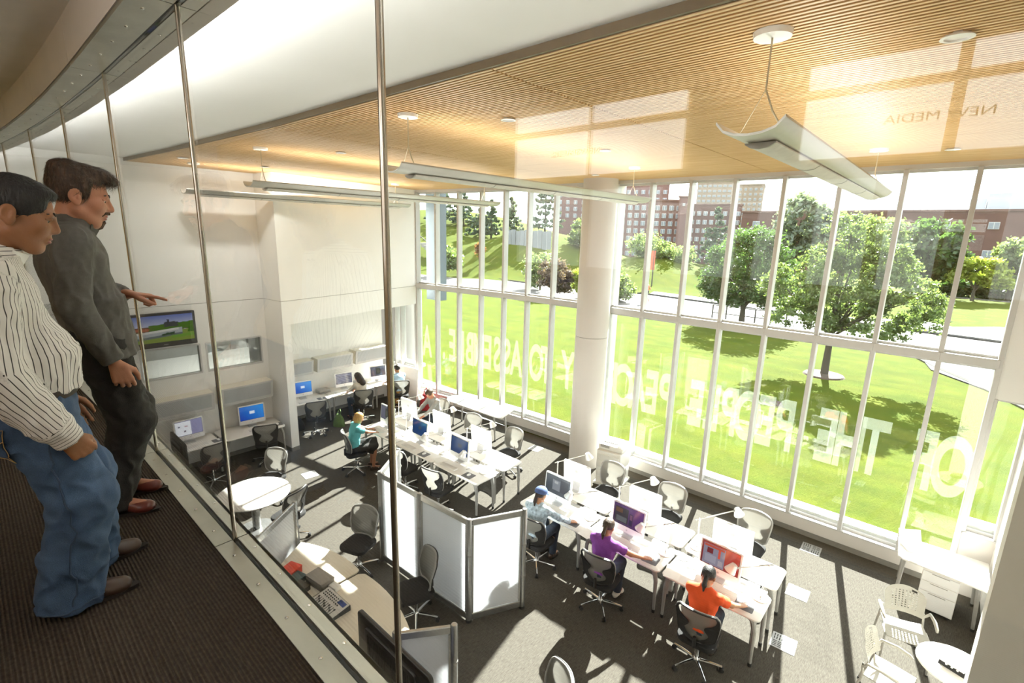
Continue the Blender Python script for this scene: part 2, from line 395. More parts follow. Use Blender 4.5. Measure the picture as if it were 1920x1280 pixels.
# --- windows: posts, transoms, sills and every pane
def window(n, xs, ys, zs, zh, trans=True, sill=True, oy=0.0):
    w = struct(thing('window_%d' % n))
    pts = list(zip(xs, ys))
    for i, (x, y) in enumerate(pts):
        q = pts[min(i + 1, len(pts) - 1)]; p = pts[max(i - 1, 0)]; ang = math.atan2(q[1] - p[1], q[0] - p[0]); R = Matrix.Rotation(ang, 3, 'Z')
        MB().box((x, y + .04, (zs + zh) / 2), (.066, .19, zh - zs), R).build('mullion', 'white_frame', w, bevel=.006, seg=1)
    for (xa, ya), (xb, yb) in zip(pts[:-1], pts[1:]):
        L = math.hypot(xb - xa, yb - ya); ang = math.atan2(yb - ya, xb - xa); R = Matrix.Rotation(ang, 3, 'Z'); cx, cy_ = (xa + xb) / 2, (ya + yb) / 2
        nrm = R @ Vector((0, 1, 0))
        def at(off, z): return (cx + nrm.x * off, cy_ + nrm.y * off, z)
        rows = [(zs, ZT0), (ZT1, zh)] if trans else [(zs, zh)]
        if trans: MB().box(at(.03, (ZT0 + ZT1) / 2), (L, .20, ZT1 - ZT0), R).build('transom', 'white_frame', w, bevel=.005, seg=1)
        for z0, z1 in rows:
            MB().box(at(.07, (z0 + z1) / 2), (L - .07, .012, z1 - z0 - .06), R).build('pane', 'window_glass', w)
            fr = MB()
            fr.box(at(.07, z0 + .02), (L - .06, .05, .04), R); fr.box(at(.07, z1 - .02), (L - .06, .05, .04), R)
            fr.build('glazing_bead', 'white_frame', w)
        if sill:
            MB().box(at(.0, zs - .015), (L, .13, .03), R).build('sill', 'white_frame', w)
            MB().box(at(.24, zs + .04), (L, .26, .10), R).build('outer_ledge', 'white_gloss', w)
    return w
win_l = window(1, xs_l, [yw(x) for x in xs_l], ZS, ZH)
win_r = window(2, xs_r, [yw(x) for x in xs_r], ZS, ZH)
win_a = window(3, [-13.40, -13.10, -12.42], [9.28, 9.30, 9.36], 1.05, 3.15, False, True)
win_b = window(4, [0.70, 1.08], [9.86, 9.86], 1.05, 3.20, False, True)
# etched lettering on the glass, readable from outside
msg = 'OF THE PEOPLE PEACEABLY TO ASSEMBLE, A'
adv = 0.338
for i, ch in enumerate(msg):
    if ch == ' ': continue
    x = 0.42 - i * adv
    if -6.6 < x < -5.85: continue
    o = text_mesh(ch, 'letter', 'frit_letter', win_r if x > -6 else win_l, (x, yw(x) + .084, 1.52), (-1, 0, 0), (0, 0, 1), 0.95, wfac=0.46, bold=0.03)
# --- ceiling
ce = struct(thing('ceiling'))
MB().span((-24, -3.4, 6.60), (3.2, 10.2, 6.8)).build('plaster', 'ceiling_white', ce)
def ywood(x): return 2.74 - bend(x, 220)
jx = [4.45, 0.86, -2.74, -6.33, -9.93, -13.3]
pitch = 0.046
def slat_mesh(L):
    mb = MB().box((0, 0, .0225), (L, .022, .045)); me = bpy.data.meshes.new('slat'); me.from_pydata(mb.v, [], mb.f); me.materials.append(MAT['slat_wood']); return me
count = 0
for p in range(len(jx) - 1):
    xb, xa = jx[p], jx[p + 1]; xb_ = min(xb, 3.1)
    L = xb_ - xa - .02; xm = (xa + xb_) / 2
    ya, yb = ywood(xa), ywood(xb_); ang = math.atan2(yb - ya, xb_ - xa); ym = (ya + yb) / 2
    dw = 9.86 - ym if xm > -6.2 else min(yw(xm), 9.8) - ym
    rows = int(dw / pitch); me = slat_mesh(L); far = MB(); R = Matrix.Rotation(ang, 3, 'Z')
    near_n = 66 if p > 0 else 34
    for r in range(rows):
        y = ym + .045 + r * pitch
        if r < near_n:
            o = bpy.data.objects.new('slat', me); COL.objects.link(o); o.parent = ce; o.location = (xm, y, ZC); o.rotation_euler = (0, 0, ang); count += 1
        else: far.box((xm, y, ZC + .0225), (L, .022, .045), R)
    tag(far.build('far_slats', 'slat_wood', ce), kind='stuff')
    MB().box((xm, ym + dw / 2, ZC + .053), (L + .012, dw, .012), R).build('backing_panel', 'slat_backing', ce)
    MB().box((xm, ym, ZC + .030), (L + .03, .022, .056), R).build('edge_trim', 'wood_edge', ce)
# --- balcony: floor, kerb plates, glass rail, head track, soffit
xk = [1.9, 0.38, -1.05, -2.41, -3.80, -5.22, -6.70, -8.15, -9.6, -11.0, -12.2]
def ribbon(xs, fy0, fy1, z0, z1, mb):
    for a, b in zip(xs[:-1], xs[1:]):
        mb.prism([(b, fy0(b)), (a, fy0(a)), (a, fy1(a)), (b, fy1(b))], z0, z1)
    return mb
fb = MB(); ribbon(xk, lambda x: -3.2, lambda x: yg(x) - .085, ZB - .3, ZB, fb)
struct(fb.build('floor_balcony', 'carpet_balcony'))
kerb = struct(thing('trim_1'))
track = struct(thing('trim_2'))
def screws(x0, x1, f, z, up, mb):
    n = 5
    for i in range(n):
        x = x0 + (x1 - x0) * (i + .5) / n
        mb.lathe([(.007, 0), (.007, .003 * up), (.003, .005 * up)], (x, f(x), z), 8)
for a, b in zip(xk[:-1], xk[1:]):
    g = .003
    def pl(f0, f1, z0, z1, nm, mat, par):
        mb = MB(); xs = [a - g - (a - b - 2 * g) * i / 3 for i in range(4)]
        return ribbon(xs, f0, f1, z0, z1, mb).build(nm, mat, par)
    pl(lambda x: yg(x) - .087, lambda x: yg(x) - .012, ZB - .02, ZB + .004, 'kerb_plate', 'steel', kerb)
    pl(lambda x: yg(x) + .012, lambda x: yg(x) + .072, ZB - .02, ZB + .004, 'kerb_plate', 'steel', kerb)
    pl(lambda x: yg(x) - .012, lambda x: yg(x) + .012, ZB - .10, ZB - .012, 'channel', 'steel_dark', kerb)
    pl(lambda x: yg(x) + .058, lambda x: yg(x) + .072, ZB - .42, ZB + .004, 'fascia', 'bulkhead_paint', kerb)
    sc = MB(); screws(a, b, lambda x: yg(x) - .05, ZB + .004, 1, sc); screws(a, b, lambda x: yg(x) + .042, ZB + .004, 1, sc)
    sc.build('screws', 'screw', kerb, smooth=True)
    pl(lambda x: yg(x) - .145, lambda x: yg(x) - .012, 6.222, 6.24, 'head_plate', 'steel', track)
    pl(lambda x: yg(x) + .012, lambda x: yg(x) + .068, 6.222, 6.24, 'head_plate', 'steel', track)
    pl(lambda x: yg(x) - .012, lambda x: yg(x) + .012, 6.235, 6.33, 'channel', 'steel_dark', track)
    pl(lambda x: yg(x) - .150, lambda x: yg(x) + .073, 6.24, 6.66, 'header', 'bulkhead_paint', track)
    sc = MB(); screws(a, b, lambda x: yg(x) - .08, 6.222, -1, sc); screws(a, b, lambda x: yg(x) + .042, 6.222, -1, sc)
    sc.build('screws', 'screw', track, smooth=True)
cv = MB(); ribbon(xk, lambda x: yg(x) + .073, lambda x: yg(x) + .140, 6.222, 6.232, cv); ribbon(xk, lambda x: yg(x) + .134, lambda x: yg(x) + .140, 6.232, 6.258, cv); cv.build('soffit_fill_lip', 'bulkhead_paint', track)  # unseen lip added to hold and hide the soffit fill strip
rail = thing('glass_rail', 'floor to ceiling curved glass screen with thin steel rods along the walkway edge', 'glass screen', (-4, .7, ZB))
for i, (a, b) in enumerate(zip(xk[:-1], xk[1:])):
    A, B = Vector((a, yg(a), 0)), Vector((b, yg(b), 0)); d = A - B; ang = math.atan2(d.y, d.x); c = (A + B) / 2
    MB().box((c.x + 4, c.y - .7, (6.235 - ZB - .02) / 2 - .005), (d.length - .006, .012, 6.235 - ZB), Matrix.Rotation(ang, 3, 'Z')).build('glass_pane', 'rail_glass', rail)
for x in xk[1:-1]:
    MB().cyl((x + 4, yg(x) - .7, -.03), (x + 4, yg(x) - .7, 2.33), .0095, n=14).build('rod', 'rod_steel', rail, smooth=True)
so = struct(thing('ceiling_balcony'))
sb = MB(); ribbon(xk, lambda x: -3.2, lambda x: yg(x) - .14, 6.47, 6.66, sb); sb.build('soffit', 'soffit_grey', so)
# --- backlit display wall behind the walkway (mirrored in the glass)
M('display_frame', (0.60, 0.42, 0.20), 0.5)
M('display_face', (0.8, 0.76, 0.74), 0.5, emit=(1.0, 0.95, 0.92, 3.0))
M('display_dim', (0.6, 0.6, 0.58), 0.5, emit=(1.0, 0.97, 0.92, 1.0))
M('display_ink', (0.30, 0.12, 0.05), 0.6)
wd = struct(thing('wall_display'))
MB().span((-8.0, -1.42, ZB), (1.3, -1.24, 6.47)).build('wall_panel', 'display_frame', wd)
def display(name, x0, x1, word, wx, label, low):
    t = thing(name, label, 'display', ((x0 + x1) / 2, -1.215, 5.7))
    n = 2
    for i in range(n):
        a = x0 + (x1 - x0) * i / n + .02; b = x0 + (x1 - x0) * (i + 1) / n - .02
        for z0, z1 in ((5.75, 5.995), (6.04, 6.13)):
            MB().span((a - (x0 + x1) / 2, -.012, z0 - 5.7), (b - (x0 + x1) / 2, .012, z1 - 5.7)).build('light_panel', 'display_face', t)
    for (a, b) in low:
        MB().span((a - (x0 + x1) / 2, -.012, 5.20 - 5.7), (b - (x0 + x1) / 2, .012, 5.66 - 5.7)).build('light_panel', 'display_dim', t)
    text_mesh(word, 'lettering', 'display_ink', t, (wx - (x0 + x1) / 2, .0135, .165), (-1, 0, 0), (0, 0, 1), .034, wfac=1.25)
    return t
display('display_panel', -2.36, -1.16, 'NEWSPAPERS', -1.85, 'backlit display panel lettered newspapers, mirrored in the glass over the timber ceiling', [(-2.3, -1.80), (-1.72, -1.28), (-1.16, -.86)])
display('display_panel', -0.64, 0.42, 'NEW MEDIA', -0.16, 'backlit display panel lettered new media, mirrored in the glass over the timber ceiling', [(-.76, -.68), (-.52, -.32), (-.26, -.08), (.10, .40)])
# --- meeting room behind the slot windows
mr = struct(thing('wall_meeting_room'))
MB().span((-23.2, -3.2, 0), (-23.0, 10.5, 3.2)).build('wall_panel', 'wall_white', mr)
MB().span((-23.0, 10.3, 0), (-13.6, 10.5, 3.2)).build('wall_panel', 'wall_white', mr)
MB().span((-23.2, -3.2, 3.2), (-12.4, 4.7, 3.35)).build('ceiling_panel', 'ceiling_white', mr)
MB().span((-23.2, 4.7, 3.2), (-13.6, 10.5, 3.35)).build('ceiling_panel', 'ceiling_white', mr)
for (y0, y1) in ((2.18, 3.30), (3.40, 4.60)):
    w = struct(thing('window_5' if y0 < 3 else 'window_6'))
    MB().span((X1 - .06, y0 + .03, 2.18), (X1 - .05, y1 - .03, 2.79)).build('pane', 'inner_glass', w)
    fr = MB()
    for a, b in (((y0, 2.15), (y1, 2.18)), ((y0, 2.79), (y1, 2.82)), ((y0, 2.18), (y0 + .03, 2.79)), ((y1 - .03, 2.18), (y1, 2.79))):
        fr.span((X1 - .12, a[0], a[1]), (X1 + .012, b[0], b[1]))
    fr.build('window_frame', 'white_frame', w)
# ================================================================== outdoors
def grass_mat():
    m = bpy.data.materials.new('grass'); m.use_nodes = True; MAT['grass'] = m
    n = m.node_tree.nodes; l = m.node_tree.links; b = n['Principled BSDF']; b.inputs['Roughness'].default_value = 0.95; b.inputs['Specular IOR Level'].default_value = 0.05
    ge = n.new('ShaderNodeNewGeometry')
    def nz(sc, det, st=(1, 1, 1)):
        mp = n.new('ShaderNodeMapping'); mp.inputs['Scale'].default_value = st; l.new(ge.outputs['Position'], mp.inputs['Vector'])
        t = n.new('ShaderNodeTexNoise'); t.inputs['Scale'].default_value = sc; t.inputs['Detail'].default_value = det; t.inputs['Roughness'].default_value = 0.65
        l.new(mp.outputs['Vector'], t.inputs['Vector']); return t
    a = nz(22, 6, (1.6, 0.8, 1)); c = nz(0.9, 4); d = nz(0.35, 2, (1, 4, 1))
    r1 = n.new('ShaderNodeValToRGB'); r1.color_ramp.elements[0].position = .30; r1.color_ramp.elements[1].position = .72
    r1.color_ramp.elements[0].color = (0.022, 0.039, 0.0026, 1); r1.color_ramp.elements[1].color = (0.084, 0.103, 0.0125, 1)
    r2 = n.new('ShaderNodeValToRGB'); r2.color_ramp.elements[0].position = .35; r2.color_ramp.elements[1].position = .7
    r2.color_ramp.elements[0].color = (0.032, 0.052, 0.0036, 1); r2.color_ramp.elements[1].color = (0.078, 0.080, 0.0070, 1)
    l.new(a.outputs['Fac'], r1.inputs['Fac']); l.new(c.outputs['Fac'], r2.inputs['Fac'])
    mx = n.new('ShaderNodeMixRGB'); mx.inputs[0].default_value = .5; l.new(r1.outputs[0], mx.inputs[1]); l.new(r2.outputs[0], mx.inputs[2])
    m2 = n.new('ShaderNodeMixRGB'); m2.blend_type = 'OVERLAY'; m2.inputs[0].default_value = .35; l.new(mx.outputs[0], m2.inputs[1]); l.new(d.outputs['Fac'], m2.inputs[2])
    l.new(m2.outputs[0], b.inputs['Base Color'])
    bp = n.new('ShaderNodeBump'); bp.inputs['Strength'].default_value = .6; bp.inputs['Distance'].default_value = .05
    l.new(a.outputs['Fac'], bp.inputs['Height']); l.new(bp.outputs['Normal'], b.inputs['Normal'])
grass_mat()
M('asphalt', (0.088, 0.082, 0.084), 0.85, var=0.06, scale=1.5)
M('drive', (0.034, 0.031, 0.034), 0.85, var=0.06, scale=1.5)
M('concrete', (0.12, 0.113, 0.105), 0.8, var=0.06, scale=1)
M('kerb_dark', (0.045, 0.042, 0.04), 0.8)
M('mulch', (0.055, 0.037, 0.026), 0.9, var=0.3, scale=12)
M('bark', (0.045, 0.038, 0.028), 0.9, var=0.3, scale=9, bump=.5, bscale=14)
M('brick', (0.125, 0.070, 0.066), 0.9, var=0.14, scale=0.8)
M('brick_dark', (0.085, 0.045, 0.040), 0.9, var=0.14, scale=0.8)
M('tower_stone', (0.20, 0.16, 0.135), 0.9, var=0.06, scale=0.5)
M('far_pane', (0.14, 0.16, 0.19), 0.25); M('far_frame', (0.40, 0.40, 0.41), 0.6)
M('roof_white', (0.34, 0.36, 0.40), 0.7, var=0.04)
M('slate_panel', (0.15, 0.16, 0.17), 0.7, var=0.1, scale=.6)
M('stone_stair', (0.19, 0.18, 0.165), 0.8)
def hill(x, y):
    h = 0.0
    for cx, cy_, R, H in ((-84, 70, 46, 9.6), (-47, 58, 19.5, 5.6), (-28, 57, 13, 3.0)):
        d = math.hypot(x - cx, y - cy_) / R
        if d < 1: h = max(h, H * (1 - d * d) ** 1.6) if d > .0 else max(h, H)
    return h
lw = MB(); xs = [-150 + 2.5 * i for i in range(69)]; ys = [10.25, 13, 17, 22, 28] + [30 + 2.5 * i for i in range(48)]
lw.add([(x, y, hill(x, y) - .02) for x in xs for y in ys], [(i * len(ys) + j, (i + 1) * len(ys) + j, (i + 1) * len(ys) + j + 1, i * len(ys) + j + 1) for i in range(len(xs) - 1) for j in range(len(ys) - 1)])
struct(lw.build('ground_lawn', 'grass', smooth=True, angle=80))
struct(MB().add([(-400, 10.3, -.3), (400, 10.3, -.3), (400, 600, -.3), (-400, 600, -.3)], [(0, 1, 2, 3)]).build('ground_far', 'grass'))
struct(MB().span((-14, 10.02, -.05), (3, 10.32, .30)).build('ground_verge', 'concrete'))
def poly(name, pts, z, mat): return struct(MB().prism(pts, z - .05, z).build(name, mat))
near = [(-75, 36.5), (-52, 32.5), (-38.4, 31.6), (-22.7, 33.0), (-17.9, 32.4), (-8, 31.8), (-.92, 30.3), (.1, 28.0), (1.52, 25.45), (3.5, 21), (8, 16)]
far = [(30, 36.5), (2.3, 38.4), (-1.8, 38.9), (-11.9, 40.8), (-21.1, 42.5), (-31, 40.5), (-52, 42.5), (-75, 48)]
poly('ground_road', near + [(30, 16)] + far, .02, 'asphalt')
poly('ground_pavement', [(30, 36.5), (2.3, 38.4), (-1.8, 38.9), (-11.9, 40.8), (-21.1, 42.5), (-22, 45.5), (-12, 44), (-4.9, 42.2), (-1.5, 45), (0.3, 43.2), (2.5, 45.8), (4.5, 46.5), (30, 46)], .03, 'concrete')
poly('ground_driveway', [(-.2, 27.6), (1.52, 25.3), (3.5, 21), (8, 15.5), (30, 15.5), (30, 29.5), (1.2, 30.2), (-.6, 29.8)], .03, 'drive')
poly('ground_parking', [(-36, 58), (-22, 60), (-20, 68), (-38, 68)], .02, 'asphalt')
poly('ground_path', [(-6, 68.2), (12, 65.8), (12, 66.8), (-6, 69.2)], .03, 'concrete')
kb = MB(); kp = [(-75, 36.5), (-52, 32.5), (-38.4, 31.6), (-22.7, 33.0), (-17.9, 32.4), (-8, 31.8), (-.92, 30.3), (.1, 28.0), (1.52, 25.45), (3.5, 21), (8, 16)]
kb.tube([(x, y, .03) for x, y in kp], .09, 6); struct(kb.build('trim_3', 'concrete'))
kb = MB(); kb.tube([(x, y, .06) for x, y in [(30, 36.5), (2.3, 38.4), (-1.8, 38.9), (-11.9, 40.8), (-21.1, 42.5), (-31, 40.5), (-52, 42.5)]], .10, 6); struct(kb.build('trim_4', 'kerb_dark'))
# --- trees
def leafmat(name, c, tr=.5):
    m, n, l, out = nodes(name)
    ge = n.new('ShaderNodeNewGeometry'); mp = n.new('ShaderNodeTexNoise'); mp.inputs['Scale'].default_value = 2.2; l.new(ge.outputs['Position'], mp.inputs['Vector'])
    r = n.new('ShaderNodeValToRGB'); r.color_ramp.elements[0].position = .3; r.color_ramp.elements[1].position = .7
    r.color_ramp.elements[0].color = (*[v * .6 for v in c], 1); r.color_ramp.elements[1].color = (*[v * 1.35 for v in c], 1); l.new(mp.outputs['Fac'], r.inputs['Fac'])
    d = n.new('ShaderNodeBsdfPrincipled'); d.inputs['Roughness'].default_value = .35; t = n.new('ShaderNodeBsdfTranslucent'); l.new(r.outputs[0], d.inputs['Base Color'])
    g = n.new('ShaderNodeMixRGB'); g.blend_type = 'MULTIPLY'; g.inputs[0].default_value = 1; g.inputs[2].default_value = (1.5, 1.5, .8, 1); l.new(r.outputs[0], g.inputs[1]); l.new(g.outputs[0], t.inputs[0])
    a = n.new('ShaderNodeMixShader'); a.inputs[0].default_value = tr; l.new(d.outputs[0], a.inputs[1]); l.new(t.outputs[0], a.inputs[2]); l.new(a.outputs[0], out.inputs[0])
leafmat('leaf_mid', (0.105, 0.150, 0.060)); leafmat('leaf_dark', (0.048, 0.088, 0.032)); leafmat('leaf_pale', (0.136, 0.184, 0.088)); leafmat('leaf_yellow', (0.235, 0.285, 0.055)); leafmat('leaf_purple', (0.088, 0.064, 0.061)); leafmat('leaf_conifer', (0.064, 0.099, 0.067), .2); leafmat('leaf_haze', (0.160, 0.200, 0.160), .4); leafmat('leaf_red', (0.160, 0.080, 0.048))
rng = np.random.default_rng(5)
def leaves(name, mat, parent, blobs, n, size, clumps=40, hollow=.55):
    """crown of leaf quads gathered in clumps inside the ellipsoids blobs [(centre, radii)]"""
    vol = np.array([r[0] * r[1] * r[2] for c, r in blobs]) ** .75; vol /= vol.sum()
    cs = []
    for (c, r), w in zip(blobs, vol):
        k = max(3, int(clumps * w)); d = rng.normal(size=(k, 3)); d /= np.linalg.norm(d, axis=1)[:, None]
        d *= (hollow + (1 - hollow) * rng.random((k, 1)) ** .6); cs.append(np.array(c) + d * np.array(r) * .92)
    cs = np.concatenate(cs); rad = np.mean([np.mean(r) for c, r in blobs]) * 1.15 / max(1.6, len(cs) ** (1 / 3))
    i = rng.integers(0, len(cs), n); p = cs[i] + rng.normal(size=(n, 3)) * rad * .62 * np.array([1, 1, .7])
    a = rng.normal(size=(n, 3)); a /= np.linalg.norm(a, axis=1)[:, None]; b = np.cross(a, rng.normal(size=(n, 3))); b /= np.linalg.norm(b, axis=1)[:, None]
    s = size * (.6 + .8 * rng.random((n, 1))); a *= s; b *= s * .62
    V = np.stack([p - a, p + b * .9 - a * .1, p + a, p - b * .9 - a * .1], 1).reshape(-1, 3)
    me = bpy.data.meshes.new(name); me.vertices.add(4 * n); me.vertices.foreach_set('co', V.astype(np.float32).ravel())
    me.loops.add(4 * n); me.loops.foreach_set('vertex_index', np.arange(4 * n, dtype=np.int32)); me.polygons.add(n); me.polygons.foreach_set('loop_start', np.arange(0, 4 * n, 4, dtype=np.int32))
    me.update(calc_edges=True); me.materials.append(MAT[mat]); o = bpy.data.objects.new(name, me); COL.objects.link(o); o.parent = parent; return o
def tree(name, label, loc, h0, blobs, n, size, mat, tr=.12, clumps=40, branches=6, cat='tree', group=None, lean=(0, 0)):
    t = thing(name, label, cat, loc, 0, group)
    top = max(c[2] for c, r in blobs); mb = MB()
    mb.tube([(0, 0, -.05), (lean[0] * .3, lean[1] * .3, h0 * .6), (lean[0], lean[1], h0 * 1.1), (lean[0], lean[1], top)], [tr * 1.25, tr, tr * .8, tr * .15], 9)
    for k in range(branches):
        c, r = blobs[k % len(blobs)]; a = k * 2.4 + .4
        e = Vector((c[0] + r[0] * .62 * math.cos(a), c[1] + r[1] * .62 * math.sin(a), c[2] + r[2] * random.uniform(-.3, .45))); z0 = h0 * random.uniform(.8, 1.15)
        mid = Vector((lean[0], lean[1], z0)).lerp(e, .5) + Vector((0, 0, .12 * r[2]))
        mb.tube([(lean[0], lean[1], z0), mid, e], [tr * .5, tr * .33, tr * .1], 6)
    mb.build('trunk', 'bark', t, smooth=True)
    tag(leaves('foliage', mat, t, blobs, n, size, clumps), kind='stuff')
    return t
big = tree('maple_tree', 'large leafy tree with a slim dark trunk in a mulch ring on the lawn', (-3.43, 23.2, 0), 1.9,
     [((.2, 0, 3.9), (2.0, 1.8, 1.6)), ((-1.5, .3, 3.4), (1.5, 1.5, 1.2)), ((1.9, .2, 3.2), (1.5, 1.4, 1.15)), ((.1, 0, 5.3), (1.35, 1.3, 1.3)), ((2.6, .6, 2.5), (.8, .8, .4)), ((-.9, -.3, 2.3), (1.6, 1.3, .5)), ((1.2, -.2, 2.1), (1.4, 1.1, .4)), ((1.4, .2, 4.6), (1.1, 1.1, .9))], 36000, .062, 'leaf_mid', .12, 420, 12)
struct(MB().lathe([(.75, -.02), (.7, .035), (.0, .06)], (-3.43, 23.1, 0), 26).build('ground_mulch', 'mulch'))
tree('round_maple', 'dense dark round tree beside the road, left of the large lawn tree', (-9.6, 32.3, 0), 1.3,
     [((0, 0, 3.7), (2.8, 2.5, 2.2)), ((-.8, 0, 2.4), (2.3, 2.2, 1.2)), ((1.2, 0, 2.6), (2.1, 2.0, 1.4)), ((.3, 0, 5.3), (1.4, 1.3, 1.0))], 26000, .085, 'leaf_dark', .16, 320, 6)
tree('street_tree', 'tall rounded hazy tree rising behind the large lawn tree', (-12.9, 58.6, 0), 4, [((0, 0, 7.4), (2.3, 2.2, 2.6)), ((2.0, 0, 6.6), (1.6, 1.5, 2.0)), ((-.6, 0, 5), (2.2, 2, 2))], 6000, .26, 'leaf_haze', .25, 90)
tree('street_tree', 'dark green tree in front of the long brick building, left of the yellow tree', (-2.6, 66.5, 0), 1.5, [((0, 0, 4.6), (3.3, 2.6, 3.4)), ((-2.6, 0, 3.4), (2.4, 2, 2.6)), ((2.0, 0, 3.4), (1.6, 1.6, 2.6))], 9000, .26, 'leaf_dark', .22, 130)
tree('street_tree', 'grey green tree crown right behind the large lawn tree and beside the brick building', (-7.4, 66, 0), 2, [((0, 0, 5.2), (3.2, 2.6, 3.2)), ((2.8, 0, 4), (2, 2, 2.6))], 6000, .28, 'leaf_pale', .22, 90)
tree('yellow_tree', 'low spreading bright yellow green tree before the brick building', (1.4, 65.5, 0), 1.0, [((0, 0, 3.1), (2.0, 1.8, 1.3)), ((1.5, 0, 2.3), (1.2, 1.2, 1.1)), ((-1.2, 0, 2.4), (1.0, 1.2, .9))], 6500, .17, 'leaf_yellow', .14, 90)
tree('street_tree', 'pale leafed tree right of the yellow tree against brick', (4.0, 68.5, 0), 1.6, [((0, 0, 4.6), (1.7, 1.6, 1.5)), ((.8, 0, 3), (2.0, 1.6, 1.6))], 4500, .22, 'leaf_pale', .18, 60)
for i, (x, y, r, lb) in enumerate(((-.5, 69.5, 2.2, 'dark clipped hedge left of the yellow tree trunk'), (3.2, 69.4, 2.6, 'dark clipped hedge right of the yellow tree trunk'))):
    t = thing('hedge', lb, 'hedge', (x, y, 0)); tag(leaves('foliage', 'leaf_dark', t, [((0, 0, .8), (r, .8, .8))], 2500, .2, 40), kind='stuff')
    MB().cyl((0, 0, -.05), (0, 0, .8), .08).build('stem', 'bark', t)
# left: planting on the hill
def conifer(label, x, y, h, r, mat='leaf_conifer', n=3000, gap=.16, size=.22):
    z = hill(x, y); t = thing('conifer_tree', label, 'tree', (x, y, z - .1))
    MB().cyl((0, 0, -.2), (0, 0, h * .98), .16, .03, 8).build('trunk', 'bark', t, smooth=True)
    bl = []
    for k in range(9):
        f = k / 8.0; rr = r * (1 - f) ** .8 + .12
        for a in range(5 if f < .7 else 2):
            ang = a * 2 * PI / 5 + k; bl.append(((math.cos(ang) * rr * .55, math.sin(ang) * rr * .55, h * (gap + (1 - gap) * f)), (rr * .55, rr * .55, h * .045)))
    tag(leaves('foliage', mat, t, bl, n, size, 110, .2), kind='stuff'); return t
conifer('dark conifer on the hill crest nearest the left wall', -67, 56.5, 6.5, 3.0)
conifer('second dark conifer on the hill crest from the left wall', -64.5, 59, 5.4, 2.6)
conifer('low conifer on the hill crest between two taller conifers', -58.5, 57, 4.5, 2.4)
conifer('narrow dark conifer standing alone on the hill slope', -51.5, 52.5, 5.3, 1.5)
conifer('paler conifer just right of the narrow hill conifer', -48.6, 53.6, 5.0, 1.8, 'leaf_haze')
conifer('tall open branched conifer behind the grey wall panels', -45.5, 57.5, 7.8, 2.7, 'leaf_conifer', 2200, .12)
def bush(label, x, y, blobs, n, size, mat, name='shrub', cat='shrub', cl=60):
    t = thing(name, label, cat, (x, y, hill(x, y))); mb = MB()
    for k in range(4): mb.tube([(0, 0, -.2), (math.cos(k * 1.6) * .3, math.sin(k * 1.6) * .3, blobs[0][0][2] * .9)], [.06, .03], 6)
    mb.build('stem', 'bark', t); tag(leaves('foliage', mat, t, blobs, n, size, cl), kind='stuff'); return t
bush('round grey green tree at the foot of the hill by the stone stair', -45.5, 38.6, [((0, 0, 2.3), (2.0, 1.8, 1.5)), ((1.3, 0, 1.7), (1.2, 1.2, 1.0))], 5000, .17, 'leaf_mid', 'small_tree', 'tree')
bush('tiny reddish sapling on the open grass slope', -44.6, 43.5, [((0, 0, 1.7), (.55, .5, .9))], 500, .14, 'leaf_red', 'sapling', 'tree', 14)
bush('purple leaved tree beside the road below the hill', -25.6, 33.9, [((0, 0, 2.1), (1.5, 1.3, 1.3)), ((.9, 0, 1.4), (1.1, 1.1, .9)), ((-.7, 0, 1.3), (.9, 1, .6))], 5500, .12, 'leaf_purple', 'purple_tree', 'tree', 80)
bush('pale grey green shrub just behind the purple tree', -29.6, 37.0, [((0, 0, 2.6), (1.5, 1.4, 1.3)), ((-.5, 0, 1.4), (1.2, 1.2, 1.0))], 3500, .14, 'leaf_pale')
bush('yellow green shrub by the road beside the column', -23.0, 35.0, [((0, 0, 1.3), (1.3, 1.2, 1.0)), ((-.8, 0, 2.0), (.7, .7, .5))], 3000, .12, 'leaf_yellow')
bush('bright green shrub right of the grey wall panels', -38.0, 55.5, [((0, 0, 1.8), (1.6, 1.5, 1.7)), ((1.6, 0, 1.4), (1.4, 1.4, 1.4))], 3500, .2, 'leaf_mid')
bush('pale shrub bank at the road just right of the column', -20.9, 36.2, [((0, 0, 1.3), (1.2, 1.2, 1.2)), ((-1.0, .5, 2.2), (1.0, 1.0, 1.1)), ((.8, 0, .8), (.9, .9, .7))], 5000, .12, 'leaf_pale')
bush('light green bank of shrubs behind the red banner', -25.5, 56, [((0, 0, .6), (3.6, 1.6, 1.1)), ((-3, 0, 1.4), (2.4, 1.6, 1.5))], 6000, .15, 'leaf_pale')
conifer('dark conifer before the brick blocks left of the round maple', -23.0, 63, 7.2, 2.4)
bush('dark shrub at the foot of the brick block beside the conifer', -20.0, 60.5, [((0, 0, 2.0), (2.2, 1.8, 1.6))], 3500, .2, 'leaf_dark')
bush('hazy tree filling the gap between the maples and the tower', -15.6, 62, [((0, 0, 3.6), (2.4, 2.2, 2.6))], 4500, .24, 'leaf_haze', 'street_tree', 'tree')
